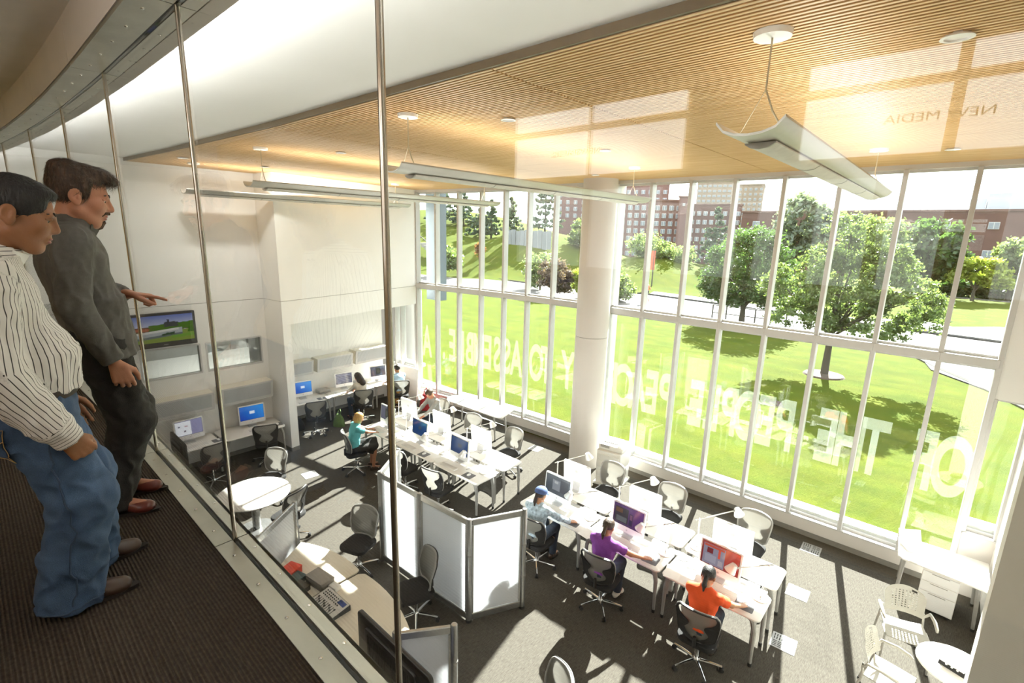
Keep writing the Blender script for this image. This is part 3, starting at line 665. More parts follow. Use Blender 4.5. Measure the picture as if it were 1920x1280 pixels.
# --- walls, stair, poles and cars
t = thing('retaining_wall', 'row of tall grey concrete panels on the hill crest', 'wall', (-42.6, 49.2, hill(-42.6, 49.2)))
for k in range(11):
    MB().box((-3.0 + k * .62, .15 * k, .9 + .08 * (k % 3)), (.56, .2, 2.3), Matrix.Rotation(.25 + .2 * (k % 2), 3, 'Z')).build('panel', 'slate_panel', t)
t = thing('outdoor_stair', 'pale stone stair climbing the hill beside the left window edge', 'stair', (-53.5, 44.3, hill(-53.5, 44.3) - .5))
for k in range(9): MB().box((-.75 * k + 2.5, .1 * k, .25 + .30 * k), (1.0, 2.2, .32)).build('step', 'stone_stair', t)
MB().tube([(2.9, -1.2, 1.2), (-3.8, -.6, 4.0)], .06).build('handrail', 'dark_pole', t)
t = thing('banner_pole', 'dark lamp post with a red vertical banner by the road', 'banner', (-23.1, 47.1, 0))
MB().cyl((0, 0, 0), (0, 0, 4.0), .07, .05).build('pole', 'dark_pole', t, smooth=True); MB().box((-.08, 0, 2.95), (.42, .04, 1.9)).build('banner', 'banner_red', t)
M('car_silver', (0.30, 0.33, 0.38), 0.25, .3); M('car_dark', (0.04, 0.045, 0.055), 0.25); M('car_white', (0.42, 0.43, 0.45), 0.3)
def car(label, x, y, rz, body):
    t = thing('car', label, 'car', (x, y, .02), rz, 'cars parked beyond the road')
    MB().extr([(-2.1, .3), (2.1, .3), (2.15, .75), (1.2, .95), (.6, 1.45), (-1.1, 1.48), (-1.9, .98), (-2.15, .8)], (0, -.85, 0), (1, 0, 0), (0, 0, 1), (0, 1, 0), 1.7).build('body', body, t, bevel=.08)
    MB().extr([(1.05, .97), (.55, 1.38), (-1.05, 1.4), (-1.7, 1.0)], (0, -.875, 0), (1, 0, 0), (0, 0, 1), (0, 1, 0), 1.75).build('windows', 'far_pane', t)
    for sx in (-1.3, 1.3):
        for sy in (-.78, .78): MB().cyl((sx, sy - .1, .33), (sx, sy + .1, .33), .33, n=14).build('wheel', 'rubber', t)
    return t
car('silver blue parked car nearest the shrubs', -29.0, 57.0, 2.7, 'car_silver'); car('dark parked car between a silver and a white car', -28.4, 60.4, 2.6, 'car_dark'); car('white parked car farthest right beyond the banner pole', -26.6, 62.4, 2.6, 'car_white')
t = thing('road_railing', 'low dark metal railing under the round maple by the road', 'railing', (-9.7, 33.6, 0))
for k in range(6): MB().box((-2.2 + k * .9, 0, .5), (.07, .07, 1.0)).build('post', 'dark_pole', t)
for z in (.45, .95): MB().box((.05, 0, z), (4.6, .05, .06)).build('rail', 'dark_pole', t)
# --- buildings
def facade(name, label, a, b, depth, z1, cols, rows, zw, mat, ww, wh, z0=-.2, skip=(), roof=None, sub=2):
    """block whose front runs from plan point a to b; every window is a part with its own pane"""
    A, B = Vector((*a, 0)), Vector((*b, 0)); U = (B - A); L = U.length; U.normalize(); N = Vector((U.y, -U.x, 0))
    t = thing(name, label, 'building', (A + B) / 2, math.atan2(U.y, U.x))
    MB().span((-L / 2, 0, z0), (L / 2, depth, z1)).build('wall', mat, t)
    MB().span((-L / 2 - .15, -.15, z1), (L / 2 + .15, depth, z1 + .3)).build('parapet', mat, t)
    f0 = p0 = None
    for r in range(rows):
        z = zw[0] + (zw[1] - zw[0]) * r / max(1, rows - 1)
        for c in range(cols):
            if (c, r) in skip: continue
            x = -L / 2 + L * (c + .5) / cols
            if f0 is None:
                f0 = MB().box((0, 0, 0), (ww, .16, wh)).build('window', 'far_frame', t); f0.location = (x, -.03, z); f = f0
                p0 = MB()
                for k in range(sub): p0.box(((k - (sub - 1) / 2) * ww / sub, -.07, 0), (ww / sub - .10, .08, wh - .14))
                p0 = p0.build('pane', 'far_pane', f)
            else:
                f = inst(f0, 'window', t, (x, -.03, z)); inst(p0, 'pane', f, (0, 0, 0))
    return t
facade('brick_building', 'wide reddish brick block with rows of paired windows right of the column', (-57.5, 93.5), (-44.2, 100.8), 2.5, 12.4, 11, 7, (1.6, 11.0), 'brick', .85, .95)
facade('brick_building', 'taller brick block rising behind the wide brick block', (-61.5, 98.5), (-49.1, 104.5), 6, 16.6, 9, 2, (13.0, 14.6), 'brick', .8, .8)
facade('brick_building', 'lower darker brick wing in front of the tower', (-42.6, 101.0), (-33.6, 104.6), 3, 11.6, 8, 6, (1.5, 10.0), 'brick_dark', .75, .85)
facade('brick_building', 'narrow plain brick stair block between two brick wings', (-44.0, 98.6), (-42.2, 99.4), .9, 13.0, 1, 1, (11.6, 11.6), 'brick', .5, .5)
facade('tower_block', 'tall beige apartment tower with many small windows', (-72.5, 176.5), (-62.0, 180.5), 14, 24.0, 7, 11, (6.0, 22.6), 'tower_stone', 1.05, .75, sub=1)
facade('tower_block', 'right face wing of the beige tower catching the light', (-61.8, 180.6), (-52.6, 183.0), 12, 22.8, 6, 11, (5.2, 21.4), 'tower_stone', .8, .8, sub=1)
facade('brick_building', 'dim brick block far behind the hill beside the column', (-72.5, 95.5), (-62.5, 103.1), 5, 15.2, 7, 4, (9.5, 14.0), 'brick', .8, .9)
t = facade('long_brick_building', 'long low dark brick building with a flat roof line behind the trees at right', (-32, 100), (16, 100.3), 12, 10.0, 9, 2, (4.0, 8.0), 'brick_dark', 1.2, 1.0)
MB().span((9.5, 2, 10.3), (20, 12, 12.6)).build('rooftop_box', 'roof_white', t); MB().span((13.0, 3, 12.6), (20, 10, 14.9)).build('rooftop_box', 'roof_white', t); MB().span((7.6, 2.2, 10.3), (9.4, 6, 11.9)).build('rooftop_box', 'roof_white', t)
MB().span((13.4, 3.2, 14.9), (13.8, 3.6, 17.2)).build('flue', 'roof_white', t); MB().span((14.6, 3.2, 14.9), (15.0, 3.6, 17.2)).build('flue', 'roof_white', t)
rl = MB()
for k in range(26): rl.box((-9 + k * .85, .3, 10.75), (.05, .05, .95))
for z in (10.75, 11.2): rl.box((1.6, .3, z), (21.3, .05, .05))
rl.build('roof_railing', 'roof_white', t)
# ================================================================== furniture
V3 = Vector
# ---- task chair (sitter looks along +y)
def chair_pt(u, v, off=0.0):
    w = .43 + .085 * math.sin(PI * min(1, v * 1.05) * .62)
    r = 1.0
    if v > .86: r = 1 - .16 * ((v - .86) / .14) ** 2
    if v < .12: r = 1 - .22 * ((.12 - v) / .12) ** 2
    x = u * w / 2 * r
    y = -.205 - .085 * v + .045 * math.sin(PI * v) * .8 + .062 * u * u + off
    z = .525 + .475 * v - .02 * u * u * (1 if v > .5 else -.6)
    return (x, y, z)
def lum_u(v):
    pts = [(0, .0), (.06, .05), (.10, .38), (.18, .60), (.27, .62), (.36, .46), (.44, .36), (.52, .40), (.62, .66), (.74, .83), (.9, .90), (1, .93)]
    for (a, p), (b, q) in zip(pts[:-1], pts[1:]):
        if a <= v <= b: return p + (q - p) * (v - a) / (b - a)
    return .93
M('chair_rim', (0.33, 0.32, 0.30), 0.45); M('chair_rim_light', (0.55, 0.54, 0.52), 0.4)
def make_chair():
    t = thing('task_chair', 'x', 'chair')
    MB().surf(lambda a, b: chair_pt(a * 2 - 1, b, .008), 10, 12, (0, -.006, 0)).build('back_mesh', 'chair_mesh', t, smooth=True)
    ring = [(-1, b / 12) for b in range(13)] + [(a / 5 - 1, 1) for a in range(1, 10)] + [(1, 1 - b / 12) for b in range(13)] + [(1 - a / 5, 0) for a in range(1, 10)]
    MB().tube([chair_pt(u, v, .006) for u, v in ring], .0125, 7, True).build('back_rim', 'chair_rim', t, smooth=True)
    MB().tube([chair_pt(u, v, -.014) for u, v in ring], .011, 7, True).build('back_frame', 'black_plastic', t, smooth=True)
    for sgn in (-1, 1):
        MB().surf(lambda a, b: chair_pt(sgn * (lum_u(b) + (1 - lum_u(b)) * a), b, -.012), 3, 24, (0, -.008, 0)).build('lumbar_support', 'black_plastic', t, smooth=True)
    MB().tube([(0, -.03, .42), (0, -.17, .415), (0, -.235, .46), (0, -.235, .60)], [.03, .028, .024, .02], 8).build('spine', 'black_plastic', t, smooth=True)
    MB().prism(rrect(.47, .46, .11), .43, .495).build('seat', 'black_fabric', t, bevel=.018)
    MB().lathe([(.05, .395), (.09, .405), (.09, .43), (.02, .43)], (0, -.02, 0), 12).build('mechanism', 'black_plastic', t)
    MB().lathe([(.027, .10), (.027, .26), (.018, .262), (.018, .40)], (0, 0, 0), 12).build('gas_lift', 'chrome', t, smooth=True)
    MB().lathe([(.045, .065), (.05, .10), (.036, .125)], (0, 0, 0), 12).build('hub', 'chrome', t, smooth=True)
    for k in range(5):
        a = k * 2 * PI / 5 + PI / 2; d = V3((math.cos(a), math.sin(a), 0))
        lg = MB().tube([d * .03 + V3((0, 0, .095)), d * .18 + V3((0, 0, .088)), d * .315 + V3((0, 0, .072))], [.021, .017, .014], 8).build('leg', 'chrome', t, smooth=True)
        c = d * .315; n = V3((-d.y, d.x, 0)); mb = MB()
        for s in (-1, 1): mb.cyl(c + n * (.008 * s) + V3((0, 0, .029)), c + n * (.026 * s) + V3((0, 0, .029)), .0285, n=12)
        mb.cyl(c + V3((0, 0, .03)), c + V3((0, 0, .075)), .009, n=8); mb.build('caster', 'rubber', lg, smooth=True)
    return t
CH = make_chair(); _chused = [False]
def chair(x, y, deg, label, group):
    if not _chused[0]:
        _chused[0] = True; CH.location = (x, y, 0); CH.rotation_euler = (0, 0, math.radians(deg)); tag(CH, label, 'chair', group); return CH
    return dup(CH, (x, y, 0), math.radians(deg), label, group)
G1 = 'task chairs around the two computer islands'; G2 = 'task chairs at the wall desks and meeting tables'
chair(-1.70, 5.62, 6, 'task chair under the person in the orange shirt', G1)
chair(-3.16, 5.66, 6, 'task chair under the person in the purple shirt', G1)
chair(-4.42, 5.70, 4, 'task chair under the person in the blue cap', G1)
chair(-6.85, 5.62, 10, 'empty task chair at the right front seat of the far island', G1)
chair(-8.02, 5.68, 4, 'empty task chair behind the white screens, centre front seat of the far island', G1)
chair(-9.42, 5.36, -18, 'task chair under the blond person in the turquoise shirt', G1)
chair(-9.62, 7.88, 176, 'task chair under the person in grey on the window side of the far island', G1)
chair(-8.25, 7.72, 186, 'empty task chair on the window side of the far island, middle seat', G1)
chair(-6.95, 7.76, 180, 'empty task chair on the window side of the far island, end seat', G1)
chair(-4.42, 7.85, 180, 'empty task chair facing the window side desk nearest the printer', G1)
chair(-3.18, 7.86, 182, 'empty task chair on the window side of the near island, middle seat', G1)
chair(-1.82, 7.96, 178, 'empty task chair on the window side of the near island, end seat', G1)
chair(-12.02, 5.72, 72, 'empty task chair at the wall desk right beside the wall fin', G2)
chair(-12.02, 7.15, 64, 'task chair under the long haired person at the wall desk', G2)
chair(-12.02, 8.42, 60, 'task chair under the person in light blue at the last wall desk', G2)
chair(-11.32, 4.18, 70, 'empty task chair at the desk with a blue screen left of the wall fin', G2)
chair(-11.02, 2.95, 96, 'empty task chair at the leftmost wall desk, seen over the dark display', G2)
chair(-9.55, 3.55, 206, 'empty task chair on the far side of the round table, front towards us', G2)
chair(-8.02, 3.22, 112, 'empty task chair on the near side of the round table, back towards us', G2)
chair(-6.42, 3.62, 200, 'empty task chair at the curved table with the red box', G2)
chair(-4.92, 3.62, 160, 'empty task chair behind the curved table next to the steel rod', G2)
chair(-2.45, 3.35, 150, 'empty task chair cut off by the bottom edge of the picture', G2)
# ---- desks
def make_desk(w, d):
    t = thing('desk', 'x', 'desk')
    MB().prism(rrect(w - .012, d - .012, .07), .705, .73).build('tabletop', 'desk_top', t, bevel=.006)
    MB().span((-w / 2 + .12, d / 2 - .16, .655), (w / 2 - .12, d / 2 - .12, .704)).build('crossbar', 'leg_grey', t)
    for sx in (-1, 1):
        for sy in (-1, 1):
            x, y = sx * (w / 2 - .075), sy * (d / 2 - .075)
            lg = MB(); lg.tube([(x - sx * .05, y, .70), (x - sx * .02, y, .66), (x + sx * .01, y, .52), (x + sx * .018, y, .05)], [.042, .037, .03, .021], 8)
            lg = lg.build('leg', 'leg_grey', t, smooth=True)
            MB().lathe([(.024, .0), (.024, .05)], (x + sx * .018, y, 0), 10).build('foot', 'rubber', lg)
    return t
D0 = make_desk(1.32, .60); _du = [False]
def desk(x, y, deg, label, group):
    if not _du[0]:
        _du[0] = True; D0.location = (x, y, 0); D0.rotation_euler = (0, 0, math.radians(deg)); return tag(D0, label, 'desk', group)
    return dup(D0, (x, y, 0), math.radians(deg), label, group)
x2 = [-4.46, -3.12, -1.78]; x1 = [-9.40, -8.07, -6.74]
w2 = ['left', 'middle', 'right']
who_f2 = ['desk used by the person in the blue cap', 'desk used by the person in purple', 'desk used by the person in orange']
who_f1 = ['desk used by the blond person in turquoise', 'empty desk in the middle of the far island, room side', 'empty end desk of the far island on the room side, nearest the printer']
who_b2 = ['window side desk of the near island, closest to the printer', 'window side desk of the near island, middle one', 'window side desk of the near island, right end']
who_b1 = ['window side desk used by the person in grey', 'window side desk of the far island, middle one', 'window side desk of the far island, right end']
for i in range(3):
    desk(x2[i], 6.31, 0, who_f2[i], 'desks of the near computer island'); desk(x2[i], 7.08, 180, who_b2[i], 'desks of the near computer island')
    desk(x1[i], 6.20, 0, who_f1[i], 'desks of the far computer island'); desk(x1[i], 6.97, 180, who_b1[i], 'desks of the far computer island')
for nm, xs, yc, lb in (('cable_tray', x2, 6.695, 'grey power and cable tray between the two desk rows of the near island'), ('cable_tray', x1, 6.585, 'grey power and cable tray between the two desk rows of the far island')):
    t = thing(nm, lb, 'cable tray', (xs[1], yc, .60))
    MB().span((-1.9, -.055, .0), (1.9, .055, .09)).build('trough', 'leg_grey', t)
    for k in range(6): MB().span((-1.75 + k * .66, -.045, .09), (-1.5 + k * .66, .045, .125)).build('power_block', 'mac_white', t)
    for k in range(4): MB().span((-1.85 + k * 1.21, -.03, -.60), (-1.80 + k * 1.21, .03, 0)).build('leg', 'leg_grey', t)
# ---- screens
def screen_mat(name, c1, c2, rects, e=1.0, diag=0.6):
    """picture on a monitor: gradient plus flat rectangles, in the screen's own x / z metres (unit square)"""
    m, n, l, out = nodes(name)
    tc = n.new('ShaderNodeTexCoord'); sp = n.new('ShaderNodeSeparateXYZ'); l.new(tc.outputs['UV'], sp.inputs[0])
    ma = n.new('ShaderNodeMath'); ma.operation = 'MULTIPLY_ADD'; ma.inputs[1].default_value = diag; l.new(sp.outputs['X'], ma.inputs[0]); 
    mb = n.new('ShaderNodeMath'); mb.operation = 'MULTIPLY'; mb.inputs[1].default_value = 1 - diag; l.new(sp.outputs['Y'], mb.inputs[0]); l.new(mb.outputs[0], ma.inputs[2])
    r = n.new('ShaderNodeValToRGB'); r.color_ramp.elements[0].color = (*c1, 1); r.color_ramp.elements[1].color = (*c2, 1); l.new(ma.outputs[0], r.inputs['Fac']); src = r.outputs[0]
    for (x0, x1, y0, y1, c) in rects:
        def cmp(sock, op, v):
            k = n.new('ShaderNodeMath'); k.operation = op; k.inputs[1].default_value = v; l.new(sock, k.inputs[0]); return k.outputs[0]
        def mul(a, b):
            k = n.new('ShaderNodeMath'); k.operation = 'MULTIPLY'; l.new(a, k.inputs[0]); l.new(b, k.inputs[1]); return k.outputs[0]
        f = mul(mul(cmp(sp.outputs['X'], 'GREATER_THAN', x0), cmp(sp.outputs['X'], 'LESS_THAN', x1)), mul(cmp(sp.outputs['Y'], 'GREATER_THAN', y0), cmp(sp.outputs['Y'], 'LESS_THAN', y1)))
        mx = n.new('ShaderNodeMixRGB'); l.new(f, mx.inputs[0]); l.new(src, mx.inputs[1]); mx.inputs[2].default_value = (*c, 1); src = mx.outputs[0]
    em = n.new('ShaderNodeEmission'); em.inputs[1].default_value = e; l.new(src, em.inputs[0])
    gl = n.new('ShaderNodeBsdfGlossy'); gl.inputs['Roughness'].default_value = .15; gl.inputs[0].default_value = (.05, .05, .05, 1)
    ad = n.new('ShaderNodeAddShader'); l.new(em.outputs[0], ad.inputs[0]); l.new(gl.outputs[0], ad.inputs[1]); l.new(ad.outputs[0], out.inputs[0])
W_ = (.55, .56, .60); 
screen_mat('scr_blue', (.005, .03, .30), (.02, .20, .55), [(.40, .62, .42, .64, (.45, .5, .62)), (.44, .58, .47, .59, (.55, .58, .66))], 1.0)
screen_mat('scr_navy', (.012, .035, .11), (.02, .055, .16), [(.42, .64, .40, .66, (.035, .05, .09))], .8)
screen_mat('scr_web', (.10, .012, .02), (.42, .05, .03), [(.04, .62, .02, .92, (.17, .15, .20)), (.06, .60, .80, .90, (.34, .05, .03)), (.14, .30, .52, .76, (.12, .015, .02)), (.44, .50, .42, .80, (.42, .05, .03)), (.10, .40, .12, .46, (.22, .20, .25)), (.46, .58, .10, .34, (.26, .22, .25))], .9)
screen_mat('scr_violet', (.035, .02, .05), (.10, .035, .14), [(.04, .50, .10, .86, (.035, .028, .035)), (.06, .30, .58, .80, (.10, .05, .03)), (.10, .46, .14, .40, (.08, .08, .09)), (.54, .66, .10, .70, (.03, .02, .05)), (.56, .64, .40, .66, (.12, .05, .10))], .9)
screen_mat('scr_grey', (.04, .05, .065), (.09, .10, .12), [(.28, .60, .22, .80, (.16, .17, .20)), (.36, .52, .60, .74, (.30, .31, .33)), (.62, .95, .2, .9, (.05, .055, .07))], .9)
screen_mat('scr_page', (.20, .19, .30), (.20, .19, .32), [(.0, .58, .02, .96, (.62, .62, .66)), (.10, .18, .60, .70, (.12, .12, .16)), (.34, .46, .58, .66, (.40, .25, .28)), (.30, .38, .24, .36, (.15, .12, .15))], 1.0)
screen_mat('scr_text', (.10, .10, .14), (.14, .14, .19), [(.06, .90, .80, .88, (.22, .22, .30)), (.08, .60, .2, .7, (.16, .16, .22)), (.66, .92, .3, .72, (.09, .09, .13)), (.12, .3, .06, .16, (.3, .3, .34))], .9)
screen_mat('scr_dark', (.08, .08, .11), (.10, .10, .13), [(.36, .66, .18, .86, (.03, .035, .03)), (.42, .6, .3, .7, (.07, .07, .055))], .9)
def quad_uv(name, mat, parent, O, U, V):
    me = bpy.data.meshes.new(name); O, U, V = V3(O), V3(U), V3(V)
    me.from_pydata([O, O + U, O + U + V, O + V], [], [(0, 1, 2, 3)]); uv = me.uv_layers.new(name='UVMap')
    for i, c in enumerate(((0, 0), (1, 0), (1, 1), (0, 1))): uv.data[i].uv = c
    me.materials.append(MAT[mat]); o = bpy.data.objects.new(name, me); COL.objects.link(o); o.parent = parent; return o
def apple(mb, O, U, V, N, s):
    pts = [(math.cos(a) * .5 * (1 + .12 * math.cos(2 * a)), math.sin(a) * .52 - .05) for a in [2 * PI * k / 14 for k in range(14)]]
    mb.extr([(p[0] * s, p[1] * s) for p in pts], O, U, V, N, .0015); mb.extr([(.02 * s, .5 * s), (.16 * s, .58 * s), (.2 * s, .78 * s), (.05 * s, .7 * s)], O, U, V, N, .0015)
def imac(x, y, z, deg, scr, label, group, w=.57):
    """all-in-one white computer; screen looks along local -y"""
    t = thing('desktop_computer', label, 'computer', (x, y, z), math.radians(deg), group)
    h = w * .80; tl = Matrix.Rotation(math.radians(-5), 3, 'X'); c = V3((0, 0, .075 + h / 2))
    MB().extr(rrect(w, h, .022), c + tl @ V3((0, -.022, 0)), V3((1, 0, 0)), tl @ V3((0, 0, 1)), tl @ V3((0, 1, 0)), .044).build('body', 'mac_white', t, bevel=.008)
    sw, sh = w * .90, w * .565
    O = c + tl @ V3((-sw / 2, -.0235, h / 2 - sh - .027))
    quad_uv('screen', scr, t, O, V3((sw, 0, 0)), tl @ V3((0, 0, sh)))
    bz = MB(); a = tl @ V3((0, -1, 0))
    for p0, p1 in (((-sw / 2 - .004, 0), (-sw / 2, sh)), ((sw / 2, 0), (sw / 2 + .004, sh)), ((-sw / 2 - .004, sh), (sw / 2 + .004, sh + .004)), ((-sw / 2 - .004, -.004), (sw / 2 + .004, 0))):
        bz.extr([(p0[0], p0[1]), (p1[0], p0[1]), (p1[0], p1[1]), (p0[0], p1[1])], O + V3((sw / 2, 0, 0)), V3((1, 0, 0)), tl @ V3((0, 0, 1)), a, .0012)
    bz.build('bezel', 'black_plastic', t)
    mk = MB(); apple(mk, c + tl @ V3((0, -.0225, -h / 2 + .05)), V3((1, 0, 0)), tl @ V3((0, 0, 1)), tl @ V3((0, -1, 0)), .028); mk.build('front_mark', 'mac_grey', t)
    mk = MB(); apple(mk, c + tl @ V3((0, .0225, .07)), V3((-1, 0, 0)), tl @ V3((0, 0, 1)), tl @ V3((0, 1, 0)), .06); mk.build('back_mark', 'mac_grey', t)
    st = MB().extr([(-.095, .0), (.10, .0), (.10, .008), (.018, .010), (.005, .16), (-.004, .16), (.006, .008), (-.095, .008)], (-.09, .02, 0), (0, 1, 0), (0, 0, 1), (1, 0, 0), .18)
    st.build('stand', 'mac_grey', t); return t
GI = 'white desktop computers'
scr2 = ['scr_grey', 'scr_violet', 'scr_web']; scr1 = ['scr_dark', 'scr_navy', 'scr_navy']
lab2 = ['desktop computer showing a grey page in front of the person in the cap', 'desktop computer with a dark violet page in front of the person in purple', 'desktop computer showing a red web page in front of the person in orange']
lab1 = ['desktop computer in front of the blond person, half hidden by the steel rod', 'desktop computer with a dark blue desktop on the middle desk of the far island', 'desktop computer with a dark blue desktop on the end desk of the far island']
bl2 = ['desktop computer seen from behind beside the printer', 'desktop computer seen from behind across from the person in purple', 'desktop computer seen from behind at the right end of the near island']
bl1 = ['desktop computer seen from behind in front of the person in grey', 'desktop computer seen from behind in the middle of the far island', 'desktop computer seen from behind at the right end of the far island']
mx2 = [-4.60, -3.22, -1.80]; mx1 = [-9.62, -8.36, -7.04]
for i in range(3):
    imac(mx2[i], 6.47, .73, -2, scr2[i], lab2[i], GI); imac(mx2[i] - .05, 7.12, .73, 182, 'scr_grey', bl2[i], GI)
    imac(mx1[i], 6.36, .73, -2, scr1[i], lab1[i], GI); imac(mx1[i] - .05, 7.02, .73, 182, 'scr_grey', bl1[i], GI)
# ---- keyboards, mice, pads
kbt = MB().prism(rrect(.43, .12, .008), 0, .012); KB = thing('keyboard', 'x', 'keyboard'); kbt.build('case', 'mac_white', KB)
kk = MB()
for r in range(5):
    for c in range(16): kk.box((-.20 + c * .0266, -.045 + r * .0225, .0145), (.021, .018, .006))
kk.build('keys', 'key_white', KB)
MS = thing('mouse', 'x', 'mouse'); MB().ell((0, 0, .012), (.030, .052, .022), 14).build('shell', 'mac_white', MS, smooth=True); MB().ell((0, .025, .034), (.006, .006, .004), 8).build('scroll_ball', 'mac_grey', MS)
PD = MB().prism(rrect(.23, .20, .015), 0, .004).build('mouse_pad', 'pad_grey'); first = {'k': True, 'm': True, 'p': True}
def place(src, key, x, y, z, deg, label, cat, group):
    if first[key]:
        first[key] = False; o = src; o.location = (x, y, z); o.rotation_euler = (0, 0, math.radians(deg))
    else: o = dup(src, (x, y, z), math.radians(deg))
    return tag(o, label, cat, group)
nm = ['the person in the cap', 'the person in purple', 'the person in orange', 'the blond person', 'the middle far island desk', 'the end far island desk']
kx = [(-4.60, 6.17), (-3.22, 6.17), (-1.82, 6.17), (-9.62, 6.08), (-8.34, 6.04), (-7.02, 6.04)]
pxy = [(-4.06, 6.18), (-2.68, 6.20), (-1.36, 6.20), (-9.06, 6.06), (-7.82, 6.03), (-6.46, 6.06)]
for i in range(6):
    place(KB, 'k', kx[i][0], kx[i][1], .73, 1, 'white keyboard on the desk of ' + nm[i], 'keyboard', 'white keyboards')
    place(PD, 'p', pxy[i][0], pxy[i][1], .73, 4, 'grey mouse pad on the desk of ' + nm[i], 'mouse pad', 'grey mouse pads')
    place(MS, 'm', pxy[i][0] + .0, pxy[i][1] + .01, .734, -10, 'white mouse on the pad of ' + nm[i], 'mouse', 'white mice')
# ---- desk lamps
def lamp(x, y, z, joint, head, label, group='articulated desk lamps'):
    t = thing('desk_lamp', label, 'lamp', (x, y, z), 0, group); J = V3(joint); Hd = V3(head)
    MB().lathe([(.112, 0), (.115, .008), (.108, .018), (.02, .022)], (0, 0, 0), 24).build('base', 'lamp_alu', t, smooth=True)
    la = MB().cyl((0, 0, .018), (0, 0, .075), .011, n=8)
    for s in (-.008, .008): la.cyl((s, 0, .07), (J.x + s, J.y, J.z), .0045, n=6)
    la.build('lower_arm', 'lamp_alu', t, smooth=True)
    MB().ell(J, (.018, .018, .018), 10).build('joint', 'lamp_alu', t, smooth=True)
    d = (Hd - J).normalized(); ua = MB(); n = V3((-d.y, d.x, 0)).normalized() * .007
    for s in (-1, 1): ua.cyl(J + n * s - d * .06, Hd + n * s, .0045, n=6)
    ua.build('upper_arm', 'lamp_alu', t, smooth=True)
    MB().tube([J - d * .04 + V3((0, 0, .012)), J + d * .12 + V3((0, 0, .012))], .006, 6).build('spring', 'leg_grey', t)
    MB().ell(Hd, (.015, .015, .02), 8).build('swivel', 'leg_grey', t, smooth=True)
    hd = V3((d.x, d.y, 0)).normalized(); ax = (V3((0, 0, -1)) + hd * .45).normalized(); Q = ax.to_track_quat('Z', 'X').to_matrix()
    C = Hd + hd * .055
    MB().lathe([(.012, -.045), (.040, -.042), (.048, -.015), (.078, .075), (.075, .075), (.045, -.010), (.012, -.03)], C, 18, Q).build('shade', 'lamp_alu', t, smooth=True)
    MB().ell(C + ax * .02, (.022, .022, .03), 8).build('bulb', 'paper', t, smooth=True); return t
lf = ['lamp between the capped person and the person in purple', 'lamp between the person in purple and the person in orange', 'lamp at the right corner of the desk of the person in orange']
lb = ['lamp on the window side beside the printer, head towards the window', 'lamp on the window side of the near island, middle one', 'lamp on the window side of the near island, right one']
lf1 = ['lamp on the desk of the blond person', 'lamp with its head before the middle blue screen of the far island', 'lamp with its head before the end blue screen of the far island']
lb1 = ['lamp beside the person in grey, nearest the left wall', 'lamp right of the person in grey', 'lamp on the window side at the end of the far island']
for i in range(3):
    lamp([-3.92, -2.59, -1.25][i], 6.50, .73, (.04, .02, .50), (-.30, -.12, .36), lf[i]); lamp([-5.0, -3.68, -2.30][i], 6.98, .73, (-.02, .03, .46), (.36, .36, .62), lb[i])
    lamp([-8.92, -7.56, -6.34][i], 6.38, .73, (.0, .02, .46), (-.36, -.16, .34), lf1[i]); lamp([-9.95, -8.72, -7.42][i], 6.90, .73, (-.02, .03, .44), (.36, .34, .58), lb1[i])
# ---- papers on the islands
def sheet(x, y, z, deg, label, w=.21, h=.297, group='loose paper sheets'):
    o = MB().prism([(-w / 2, -h / 2), (w / 2, -h / 2), (w / 2, h / 2), (-w / 2, h / 2)], 0, .003).build('paper_sheet', 'paper'); o.location = (x, y, z); o.rotation_euler = (0, 0, math.radians(deg)); return tag(o, label, 'paper', group)
sheet(-2.32, 6.16, .73, 12, 'paper sheet at the left of the desk of the person in orange'); sheet(-7.36, 6.14, .73, -20, 'paper sheet between the two empty desks of the far island'); sheet(-2.1, 7.18, .73, 5, 'paper sheet on the right window side desk of the near island'); sheet(-3.72, 6.12, .73, -8, 'paper sheet between the keyboards of the cap and purple desks')
# ---- folding screens
def post(mb, x, y): pass
def partition(label, pts, h=1.6):
    o = pts[0]; t = thing('partition_screen', label, 'screen', (o[0], o[1], 0)); P = [V3((p[0] - o[0], p[1] - o[1], 0)) for p in pts]
    for p in P:
        pt = MB().lathe([(.038, .03), (.038, h), (.03, h + .012), (.0, h + .014)], p, 14).build('post', 'alu', t, smooth=True)
        rg = MB()
        for z in (h * .34, h * .66): rg.lathe([(.0395, z - .012), (.042, z - .012), (.042, z + .012), (.0395, z + .012)], p, 14)
        rg.build('collar', 'leg_grey', pt); MB().lathe([(.05, 0), (.045, .03)], p, 12).build('foot', 'rubber', pt)
    for a, b in zip(P[:-1], P[1:]):
        d = b - a; L = d.length; R = Matrix.Rotation(math.atan2(d.y, d.x), 3, 'Z'); c = (a + b) / 2
        for z, s in ((h - .045, .09), (.075, .10)): MB().box(c + V3((0, 0, z)), (L - .07, .045, s), R).build('rail', 'alu', t, bevel=.008, seg=1)
        for s in (-1, 1): MB().box(c + R @ V3((s * (L / 2 - .05), 0, h / 2)), (.022, .03, h - .2), R).build('stile', 'leg_grey', t)
        MB().box(c + V3((0, 0, h / 2 + .02)), (L - .11, .012, h - .23), R).build('sheet', 'screen_white', t)
    return t
partition('long white folding screen with grey posts in the middle of the room', [(-6.85, 4.72), (-6.36, 4.02), (-5.36, 4.05), (-4.35, 4.10), (-3.98, 4.82)])
partition('white screen panel left of the curved tables, close to the walkway edge', [(-6.88, 2.86), (-6.22, 1.92)], 1.34)
partition('white screen panel at the bottom beside the dark display', [(-3.34, 2.94), (-3.70, 2.46)], 1.34)
